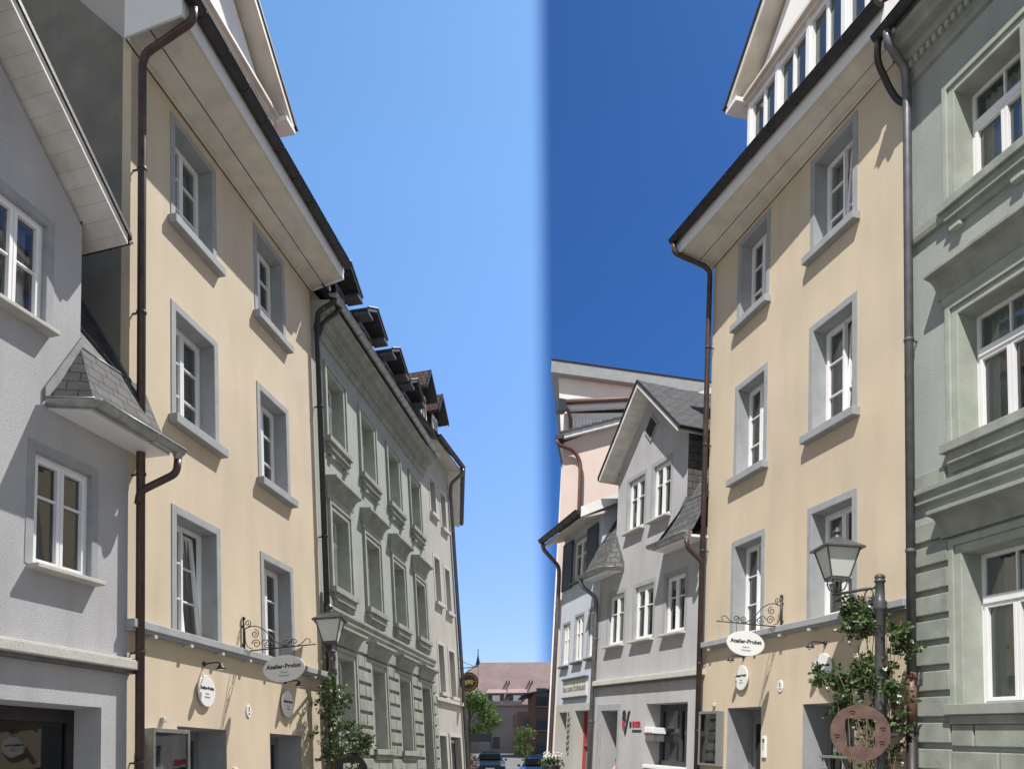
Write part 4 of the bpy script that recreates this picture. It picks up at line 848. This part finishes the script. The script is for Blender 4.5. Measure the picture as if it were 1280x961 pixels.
def leafy(mb, P, size, rnd):
    a, b = rnd.uniform(0, 2 * pi), rnd.uniform(-.9, .9); t = Vector((cos(a) * cos(b), sin(a) * cos(b), sin(b)))
    s = t.cross(Vector((rnd.uniform(-1, 1), rnd.uniform(-1, 1), rnd.uniform(-1, 1)))).normalized(); up = t.cross(s)
    w_ = size * .34; P = Vector(P)
    mb.add([P, P + t * size * .45 + s * w_ + up * size * .06, P + t * size, P + t * size * .45 - s * w_ + up * size * .06, P + t * size * .5], [(0, 1, 4), (1, 2, 4), (2, 3, 4), (3, 0, 4)])
def rose(row, u, n, label, blobs, seed, dens=1.):
    h = thing('climbing_rose', row, u, n, -3.6, label, 'rose'); rnd = random.Random(seed)
    st = MB(); lf = MB(); l2 = MB(); pe = MB()
    for i in range(24):
        x, y = rnd.uniform(-.14, .14), rnd.uniform(-.1, .1); P = [(x, y, 0)]; z = 0; bx, by, bz, br = rnd.choice(blobs)
        while z < bz + 3.6 - .05:
            z += .3; f = min(1, z / (bz + 3.6)); P.append((x + bx * f ** 1.6 + rnd.uniform(-.06, .06), y + by * f + rnd.uniform(-.06, .06), z))
        if len(P) > 2: st.tube(P, .011, 5, r2=.004)
    for (bx, by, bz, br) in blobs:
        for i in range(int(8 * dens)):
            q = Vector((bx + rnd.gauss(0, br * .35), by + rnd.gauss(0, .06), bz + 3.6 + rnd.gauss(0, br * .35))); a = rnd.uniform(0, 2 * pi)
            e = q + Vector((cos(a), .5 * sin(a), rnd.uniform(-.6, .8))) * br * rnd.uniform(.6, 1.5) - Vector((0, 0, .04))
            m_ = q.lerp(e, .5) + Vector((0, 0, .04)); st.tube([q - Vector((rnd.uniform(-.05, .05), 0, .12)), q, m_, e], .004, 4, r2=.002)
            for j in range(int(17)):
                t = rnd.random() ** .8; c = q * (1 - t) ** 2 + m_ * 2 * t * (1 - t) + e * t * t
                leafy(lf if rnd.random() < .75 else l2, c + Vector((rnd.gauss(0, .022), rnd.gauss(0, .022), rnd.gauss(0, .022))), rnd.uniform(.045, .085), rnd)
            if rnd.random() < .25:
                pe = MB()
                for j in range(10): leafy(pe, e, .036, rnd)
                pe.mk('blossom', 'petal', h, solid=False)
    st.mk('stems', 'stem', h, True); lf.mk('leaves', 'leaf', h, solid=False); l2.mk('young_leaves', 'leaf_light', h, solid=False); 
rose('L', 5.25, .36, 'leafy climbing rose round the lamp post before the green house, left half',
     [(-.05, 0, -.28, .22), (.08, .1, -.42, .2), (-.3, .05, -.5, .16), (.0, 0, -.65, .22), (.3, .15, -.55, .14), (-.25, .1, -.85, .18), (.15, .1, -.95, .25), (.45, .25, -1.15, .22), (.7, .35, -1.2, .18), (-.1, .1, -1.2, .28), (.1, .2, -1.4, .3), (-.35, .1, -1.5, .2), (.5, .3, -1.4, .2), (-.05, .1, -1.75, .3), (.35, .2, -1.75, .22), (0, .1, -2.1, .3)], 3, 1.35)
rose('R', 5.52, .42, 'climbing rose with white flowers round the lamp post before the yellow house, right half',
     [(-.35, .0, -.02, .14), (-.5, .0, -.10, .16), (-.2, 0, -.18, .18), (-.45, 0, -.28, .18), (-.08, .05, -.32, .18), (.28, -.1, -.45, .13), (.3, -.15, -.65, .12), (.12, .0, -.85, .22), (-.15, .05, -.92, .22), (-.42, .05, -1.0, .24), (-.72, .05, -.98, .2), (-.95, .1, -.92, .16), (.3, 0, -1.1, .18), (-.55, .1, -1.2, .16), (-.02, -.05, -1.1, .22), (.2, -.1, -1.45, .2), (-.3, -.2, -1.5, .25), (-.1, -.2, -1.9, .25)], 9, 1.7)
def disc_sign(row, u, n, v, label, mt, rot, r=.27, q=.14):
    h = thing('disc_sign', row, u, n, v, label, 'sign', None, rot); K = 40; m = MB()
    out = [(r * cos(2 * pi * (i + .5) / K), r * sin(2 * pi * (i + .5) / K)) for i in range(K)]
    def sq(x, y): k = q / max(abs(x), abs(y)); return (x * k, y * k)
    inn = [sq(*p) for p in out]
    for i in range(K):
        j = (i + 1) % K; m.hexa([(out[i][0], -.012, out[i][1]), (out[j][0], -.012, out[j][1]), (inn[j][0], -.012, inn[j][1]), (inn[i][0], -.012, inn[i][1])], [(out[i][0], .012, out[i][1]), (out[j][0], .012, out[j][1]), (inn[j][0], .012, inn[j][1]), (inn[i][0], .012, inn[i][1])])
    d = m.mk('disc', mt, h, weld=True)
    m = MB()
    for a_ in (.25, 1.9, 3.3, 5.9):
        x, y = r * .78 * cos(a_), r * .78 * sin(a_); m.tube([(x - .035, .016, y), (x, .018, y + .012), (x + .035, .016, y)], .004, 5).tube([(x - .02, .016, y - .02), (x + .025, .018, y - .022)], .004, 5)
    m.mk('raised_marks', 'dark_metal', h)
    B(r * .75, r + .08, -.02, -.012, -.02, .02).mk('fixing_arm', 'iron', h)
disc_sign('L', 5.15, .72, -1.78, 'dark round metal sign with a square hole below the rose, left half', 'dark_metal', 62)
disc_sign('R', 5.72, .80, -1.66, 'rust brown round sign with a square hole, on the right lamp post', 'rust', -50, .33, .165)

# ------------------------------------------------------------------ things at the grey house on the right
h = thing('shop_logo', 'R', -3.05 * cos(R(-4.75)), -3.05 * sin(R(-4.75)), -1.4, 'black and red lettering with a slanted stroke on the grey wall, right half', 'sign', None, -4.75)
MB().prism([(-.20, -.26), (-.15, -.30), (.04, .22), (-.02, .22)], .0, .03, 'n').mk('slanted_stroke', 'ink', h)
text('8', .34, 'emblem', 'ink', h, (-.24, .02, .10), bold=.012); text('0', .20, 'emblem', 'ink_red', h, (-.25, .03, -.08), bold=.012)
text('B', .17, 'lettering', 'ink', h, (.08, .01, -.08), bold=.006); text('ERGER', .155, 'lettering', 'ink_red', h, (.36, .01, -.07), bold=.006, sx=.85)
B(.17, .60, .0, .012, -.23, -.19).mk('underline', 'ink', h)
h = thing('wall_box', 'R', -2.28 * cos(R(-4.75)), -2.28 * sin(R(-4.75)), -1.66, 'small white box on the left side of the grey house shop window', 'box', None, -4.75)
B(-.02, .36, -.30, .02, .0, .13).mk('case', 'white_paint', h, bevel=.01); B(.0, .34, -.28, .0, -.16, -.005).mk('holder', 'zinc', h, bevel=.01); B(-.02, .36, .021, .024, .01, .022).mk('red_line', 'ink_red', h)

h = thing('bottle', 'R', 3.62, -.33, -1.93, 'green bottle standing behind the dark opening right of the doorbell, right half', 'bottle')
MB().lathe((0, 0, 0), [(.04, 0), (.042, .01), (.042, .15), (.03, .19), (.015, .22), (.014, .28), (.017, .285), (.0, .29)], 14).mk('glass_body', 'bottle', h, True); MB().lathe((0, 0, .05), [(.0425, 0), (.0425, .07)], 14).mk('paper_label', 'poster', h, True)
h = thing('small_table', 'R', 3.66, -.33, -3.6, 'narrow grey table in the opening, under the green bottle', 'table')
B(-.28, .28, -.08, .12, 1.63, 1.67).mk('top', 'door_grey', h, bevel=.004)
for x_ in (-.24, .24):
    for n_ in (-.05, .09): MB().tube([(x_, n_, 0), (x_, n_, 1.63)], .012, 6).mk('leg', 'zinc_dark', h, True)

def skin_body(name, pts, edges, radii, mt, parent, sub=2):
    me = bpy.data.meshes.new(name); me.from_pydata([(x, -n, v) for x, n, v in pts], edges, []); me.materials.append(MATS[mt])
    o = bpy.data.objects.new(name, me); COL.objects.link(o); o.parent = parent
    md = o.modifiers.new('skin', 'SKIN'); md.use_smooth_shade = True
    for i, r in enumerate(radii): me.skin_vertices[0].data[i].radius = (r if isinstance(r, tuple) else (r, r)) if False else ((r, r) if not isinstance(r, tuple) else r)
    me.skin_vertices[0].data[0].use_root = True
    s = o.modifiers.new('subsurf', 'SUBSURF'); s.levels = s.render_levels = sub
    return o
cu_, cn_ = -3.78 * cos(R(-4.75)), -3.78 * sin(R(-4.75))
h = thing('person', 'R', cu_, cn_ - .22, -3.6, 'person in a dark blue T-shirt leaning in the doorway of the grey house', 'person', None, -4.75)
# pelvis, waist, chest, neck, head base, head, top / arms / legs
P = [(0, 0, .95), (0, 0, 1.12), (0, 0, 1.34), (0, 0, 1.50), (0, .01, 1.58), (0, .02, 1.68), (0, .01, 1.76),
     (-.18, 0, 1.42), (-.23, .06, 1.16), (-.16, .22, .98), (-.10, .27, .95), (.18, 0, 1.42), (.24, .0, 1.16), (.24, .08, .94), (.24, .10, .86),
     (-.10, 0, .88), (-.11, .02, .50), (-.11, 0, .09), (-.11, .14, .04), (.10, 0, .88), (.11, .02, .50), (.11, 0, .09), (.11, .14, .04)]
Ed = [(0, 1), (1, 2), (2, 3), (3, 4), (4, 5), (5, 6), (2, 7), (7, 8), (8, 9), (9, 10), (2, 11), (11, 12), (12, 13), (13, 14), (0, 15), (15, 16), (16, 17), (17, 18), (0, 19), (19, 20), (20, 21), (21, 22)]
Ra = [.14, .13, .15, .055, .075, .095, .06, .06, .045, .035, .03, .06, .045, .035, .03, .09, .062, .045, .04, .09, .062, .045, .04]
b = skin_body('body', P, Ed, Ra, 'skin', h)
skin_body('shirt', [(0, 0, .98), (0, 0, 1.12), (0, 0, 1.32), (0, 0, 1.46), (-.18, 0, 1.41), (-.225, .03, 1.25), (.18, 0, 1.41), (.235, 0, 1.25)], [(0, 1), (1, 2), (2, 3), (2, 4), (4, 5), (2, 6), (6, 7)], [.165, .158, .172, .075, .085, .068, .085, .068], 'shirt', h)
skin_body('trousers', [(0, 0, .98), (-.10, 0, .88), (-.11, .02, .50), (-.11, 0, .12), (.10, 0, .88), (.11, .02, .50), (.11, 0, .12)], [(0, 1), (1, 2), (2, 3), (0, 4), (4, 5), (5, 6)], [.155, .11, .085, .07, .11, .085, .07], 'trousers', h)
MB().lathe((0, -.005, 1.68), [(.10, 0), (.108, .04), (.10, .09), (.07, .125), (.0, .135)], 16).mk('hair', 'hair', h, True)
for s in (-1, 1): MB().lathe((s * .035, .108, 1.68), [(.009, 0), (.005, .006)], 8, 'n').mk('eye', 'ink', b)
MB().prism([(-.012, 1.64), (.012, 1.64), (.004, 1.68), (-.004, 1.68)], .095, .125, 'n').mk('nose', 'skin', b)
MB().box(-.022, .022, .10, .108, 1.606, 1.612).mk('mouth', 'red_paint', b)
for side in (0,):
    for j in range(4): MB().tube([(-.10 + .012 * j, .27, .955 - .006 * j), (-.075 + .012 * j, .325 + .004 * j, .945), (-.062 + .012 * j, .345 + .004 * j, .92)], .008, 6).mk('finger', 'skin', b, True)
    MB().tube([(-.12, .26, .95), (-.135, .29, .935), (-.13, .315, .92)], .009, 6).mk('thumb', 'skin', b, True)

h = thing('flower_pot', 'R', bu - 2.9, bn + .20, -3.6, 'dark pot of round white flowers at the left edge of the right half', 'flower pot')
rnd = random.Random(4)
MB().lathe((0, 0, 0), [(.17, 0), (.22, .5), (.25, 1.0), (.25, 1.04), (.21, 1.05)], 18).mk('pot', 'anthracite', h, True)
l = MB()
for i in range(9):
    c = Vector((rnd.uniform(-.22, .22), rnd.uniform(-.22, .22), 1.15 + rnd.uniform(0, .22))); f = MB()
    for j in range(60): leafy(f, c + Vector((rnd.gauss(0, 1), rnd.gauss(0, 1), rnd.gauss(0, 1))).normalized() * .085, .04, rnd)
    f.mk('flower_head', 'petal', h, solid=False)
    for j in range(26): leafy(l, c + Vector((rnd.gauss(0, .1), rnd.gauss(0, .1), -.08 - rnd.random() * .1)), .09, rnd)
l.mk('leaves', 'leaf', h, solid=False)
h = thing('notice_strip', 'R', bu - 1.85 * cos(R(BPSI)), bn + 1.85 * sin(R(-BPSI)) + .02, -1.6, 'narrow dark hanging strip of cards between the two red framed doors', 'sign', None, BPSI)
for i in range(7): MB().prism([(-.06, -.5 + i * .15), (0, -.57 + i * .15), (.06, -.5 + i * .15), (0, -.43 + i * .15)], .03, .045, 'n').mk('card', 'zinc_dark' if i % 2 else 'anthracite', h)

# ================================================================== far end of the street
def placed(name, x, y, z, rz, label, cat, group=None): return thing(name, Matrix.Translation((x, y, z)) @ Matrix.Rotation(R(rz), 4, 'Z'), 0, 0, 0, label, cat, group)
h = placed('church_like_hall', 0, 100, 0, -4, 'distant building with a big pink tiled hipped roof and roof spike, closing the street', 'building')
MB().box(-3.9, 24, -14, 0, 0, 7.9).box(-10, -3.9, -14, -1.5, 0, 9.2).mk('wall', 'far_wall', h)
MB().hexa([(-4.1, .4, 7.75), (24, .4, 7.75), (24, -5.5, 13.4), (-4.6, -5.5, 13.4)], [(-4.1, .4, 7.9), (24, .4, 7.9), (24, -5.5, 13.55), (-4.6, -5.5, 13.55)]).add([(-4.1, .3, 7.8), (-4.6, -5.5, 13.5), (-9.5, -.9, 9.3), (-9.5, -12, 9.3)], [(0, 1, 2), (1, 2, 3)]).mk('roof', 'far_tile', h)
MB().tube([(-4.6, -5.5, 13.3), (24, -5.5, 13.3)], .16, 8).mk('ridge', 'anthracite', h)
MB().lathe((-4.7, -5.5, 13.2), [(.35, 0), (.22, .5), (.08, 1.2), (.04, 1.9), (.12, 1.95), (.0, 2.1)], 10).mk('spike', 'anthracite', h)
m = MB()
for x in (-.9, 1.9, 4.7):
    for k in (0, .35): m.box(x + k, x + k + .12, -2.6, -1.9, 10.6, 10.95)
m.mk('roof_vents', 'anthracite', h)
for x in (-1.9, .6):
    d = B(x - .9, x + .9, -3, -.1, 7.9, 9.2).mk('dormer', 'anthracite', h); MB().hexa([(x - 1.2, .1, 9.15), (x + 1.2, .1, 9.15), (x + 1.0, -3.2, 10.3), (x - 1.0, -3.2, 10.3)], [(x - 1.2, .1, 9.3), (x + 1.2, .1, 9.3), (x + 1.0, -3.2, 10.4), (x - 1.0, -3.2, 10.4)]).mk('dormer_roof', 'far_tile', d)
    B(x - .45, x + .45, -.09, -.02, 8.05, 9.0).mk('dormer_window', 'white_paint', d)
for x in (-1.9, .6, 3.1):
    for z in (6.0, 3.4): f = B(x - .45, x + .45, -.02, .06, z - .7, z + .7).mk('window', 'red_metal', h); B(x - .36, x + .36, .061, .07, z - .6, z + .6).mk('pane', 'anthracite', f)
h = placed('balcony_building', 1.2, 86, 0, 3, 'dark brown apartment building with balconies, in front of the pink tiled roof', 'building')
MB().box(-.6, 9, -8, 0, 0, 6.3).box(1.0, 9, -8, .0, 6.3, 8.2).mk('wall', 'far_brown', h); MB().prism([(-.1, 8.0), (9, 9.6), (9, 9.75), (-.1, 8.12)], .3, -8.3, 'n').mk('roof', 'anthracite', h)
for z in (2.0, 4.4, 6.8):
    f = B(1.2, 2.6, .0, 1.0, z - .1, z).mk('balcony', 'zinc_dark', h); B(1.2, 2.6, .95, 1.0, z, z + .95).mk('balustrade', 'glass_dark', f); B(1.3, 2.4, .002, .03, z + .05, z + 1.9).mk('balcony_door', 'anthracite', f)
for z in (2.2, 4.6): B(.0, .6, .002, .04, z, z + 1.2).mk('window', 'anthracite', h)
def tree(x, y, z, H, r, label, seed, n=1500, ls=.3):
    h = placed('street_tree', x, y, z, 0, label, 'tree'); rnd = random.Random(seed)
    t = MB().tube([(0, 0, 0), (.05, .1, H * .3), (-.05, 0, H * .6), (.05, 0, H * .9)], .14, 8, r2=.03); cl = []
    for i in range(16):
        a = rnd.uniform(0, 2 * pi); zz = rnd.uniform(.32, .95) * H; q = r * (1 - abs(zz / H - .55) * 1.2) * rnd.uniform(.45, 1); c = Vector((cos(a) * q, sin(a) * q, zz)); cl.append(c)
        t.tube([(0, 0, zz * .7), c], .04, 5, r2=.01)
    t.mk('trunk', 'bark', h, True); lf = MB(); 
    for i in range(n):
        c = rnd.choice(cl); d = Vector((rnd.gauss(0, 1), rnd.gauss(0, 1), rnd.gauss(0, .8))); leafy(lf, c + d.normalized() * rnd.uniform(.2, 1) ** .5 * r * .38, ls * rnd.uniform(.6, 1.3), rnd)
    lf.mk('crown', 'tree_leaf', h, solid=False)
tree(-3.5, 70, 1.2, 5.8, 2.1, 'bright green tree at the far end of the left row, before the pink roof', 5, 3200, .26)
tree(.95, 58, .8, 2.9, .9, 'small green tree behind the parked blue car', 6, 900, .16)
h = placed('trade_sign', 0, 0, 0, 0, 'round dark hanging sign with a gold ring, beyond the beige house', 'sign')
h.matrix_world = ROW['L'] @ Matrix.Translation((gu + 3.0, -gn, 0)) 
m = MB().tube([(.0, .0, 1.42), (.0, .72, 1.42)], .014, 6).tube([(0, .05, 1.75), (0, .35, 1.55), (0, .6, 1.44)], .01, 5).tube([(0, .38, 1.42), (0, .38, 1.28)], .01, 5); m.mk('bracket', 'iron', h)
d = MB().lathe((-.02, .38, .96), [(.30, 0), (.31, .01), (.31, .03), (.30, .04)], 28, 'u').mk('disc', 'iron', h)
m = MB()
for i in range(22):
    a_ = 2 * pi * i / 22; c = Vector((-.03, .38 + .25 * cos(a_), .96 + .25 * sin(a_))); t_ = Vector((0, -sin(a_), cos(a_))); n_ = Vector((0, cos(a_), sin(a_))); m.tube([c - n_ * .032, c + n_ * .032], .011, 4)
m.tube([(-.03, .38 + .25 * cos(t * pi / 12), .96 + .25 * sin(t * pi / 12)) for t in range(25)], .006, 4).box(-.034, -.026, .14, .62, .95, .965); m.lathe((-.032, .38, .96), [(.07, 0), (.07, .008), (.05, .012)], 12, 'u'); m.box(-.034, -.026, .25, .31, .86, 1.02).box(-.034, -.026, .45, .51, .86, 1.02); m.mk('gold_relief', 'gold', h)

def car(x, y, z, rz, mt, label):
    h = placed('parked_car', x, y, z, rz, label, 'car')
    # side profile (n = length axis towards us, v)
    low = [(2.05, .32), (2.12, .55), (2.0, .74), (1.2, .92), (-1.5, .98), (-2.05, .9), (-2.1, .5), (-2.0, .32)]
    MB().prism(low, -.86, .86).mk('body', mt, h, bevel=.07)
    cb = MB().hexa([(-.78, 1.15, .92), (.78, 1.15, .92), (.78, -1.75, .97), (-.78, -1.75, .97)], [(-.58, .35, 1.42), (.58, .35, 1.42), (.58, -1.25, 1.42), (-.58, -1.25, 1.42)]).mk('cabin', 'glass_dark', h, bevel=.03)
    MB().box(-.585, .585, -1.25, .36, 1.40, 1.46).mk('roof', mt, h, bevel=.03)
    MB().box(-.6, .6, 1.0, .1, .5, 1.3).mk('seats', 'black_rubber', h)
    for s in (-1, 1):
        for n_ in (1.35, -1.3):
            w_ = MB().lathe((s * .80 - .1, n_, .32), [(.32, 0), (.33, .03), (.33, .17), (.32, .2)], 20, 'u').mk('wheel', 'black_rubber', h); MB().lathe((s * .80 - .11, n_, .32), [(.2, 0), (.2, .22)], 12, 'u').mk('rim', 'zinc', w_)
        MB().box(s * .72 - .12, s * .72 + .12, 2.02, 2.10, .60, .72).mk('headlight', 'milk_glass', h, bevel=.02)
        MB().box(s * .93 - .07, s * .93 + .07, .85, .95, .92, 1.04).mk('mirror', mt, h, bevel=.02)
    MB().box(-.4, .4, 2.08, 2.13, .40, .55).mk('grille', 'black_rubber', h); MB().box(-.26, .26, 2.13, 2.14, .42, .52).mk('number_plate', 'sign_white', h)
car(-1.32, 50.5, .55, 2, 'car_paint', 'dark blue grey car facing us at the far end of the street')
car(1.35, 42.5, .28, -6, 'car_blue', 'bright blue car at the end of the street, beside the smaller dark car')
h = placed('flower_box', -2.35, 44, .33, 0, 'planter with pink and red flowers beyond the beige corner house', 'planter')
MB().box(-.5, .5, -.2, .2, 0, .75).mk('box', 'door_grey', h, bevel=.02); f = MB(); l = MB(); rnd = random.Random(2)
for i in range(500): leafy(l, (rnd.uniform(-.55, .55), rnd.uniform(-.25, .25), .75 + rnd.uniform(0, .75)), .1, rnd)
for i in range(260): leafy(f, (rnd.uniform(-.55, .55), rnd.uniform(-.3, .3), .8 + rnd.uniform(0, .6)), .09, rnd)
l.mk('leaves', 'leaf_light', h, solid=False); f.mk('flowers', 'petal_red', h, solid=False)
h = placed('market_canopy', -2.75, 58, .8, 0, 'dark grey flat canopy under the far tree', 'canopy')
MB().box(-.4, 1.4, -1.5, .0, 1.9, 2.5).mk('roof', 'anthracite', h, bevel=.02)
for x_ in (-.3, 1.3):
    for n_ in (-1.4, -.1): MB().tube([(x_, n_, 0), (x_, n_, 1.92)], .05, 8).mk('post', 'anthracite', h)

# ------------------------------------------------------------------ one sun for each half of the picture
def family(o):
    yield o
    for c in o.children: yield from family(c)
rows = {k: bpy.data.collections.new('lit_by_sun_' + k) for k in 'LR'}
for o in list(COL.objects):
    if o.parent is None and o.type in {'EMPTY', 'MESH'}:
        k = 'R' if o.type == 'EMPTY' and o.name in RIGHT else 'L'
        for c in family(o): rows[k].objects.link(c)
for k, s in SUNS.items():
    s.light_linking.receiver_collection = rows[k]; s.light_linking.blocker_collection = rows[k]
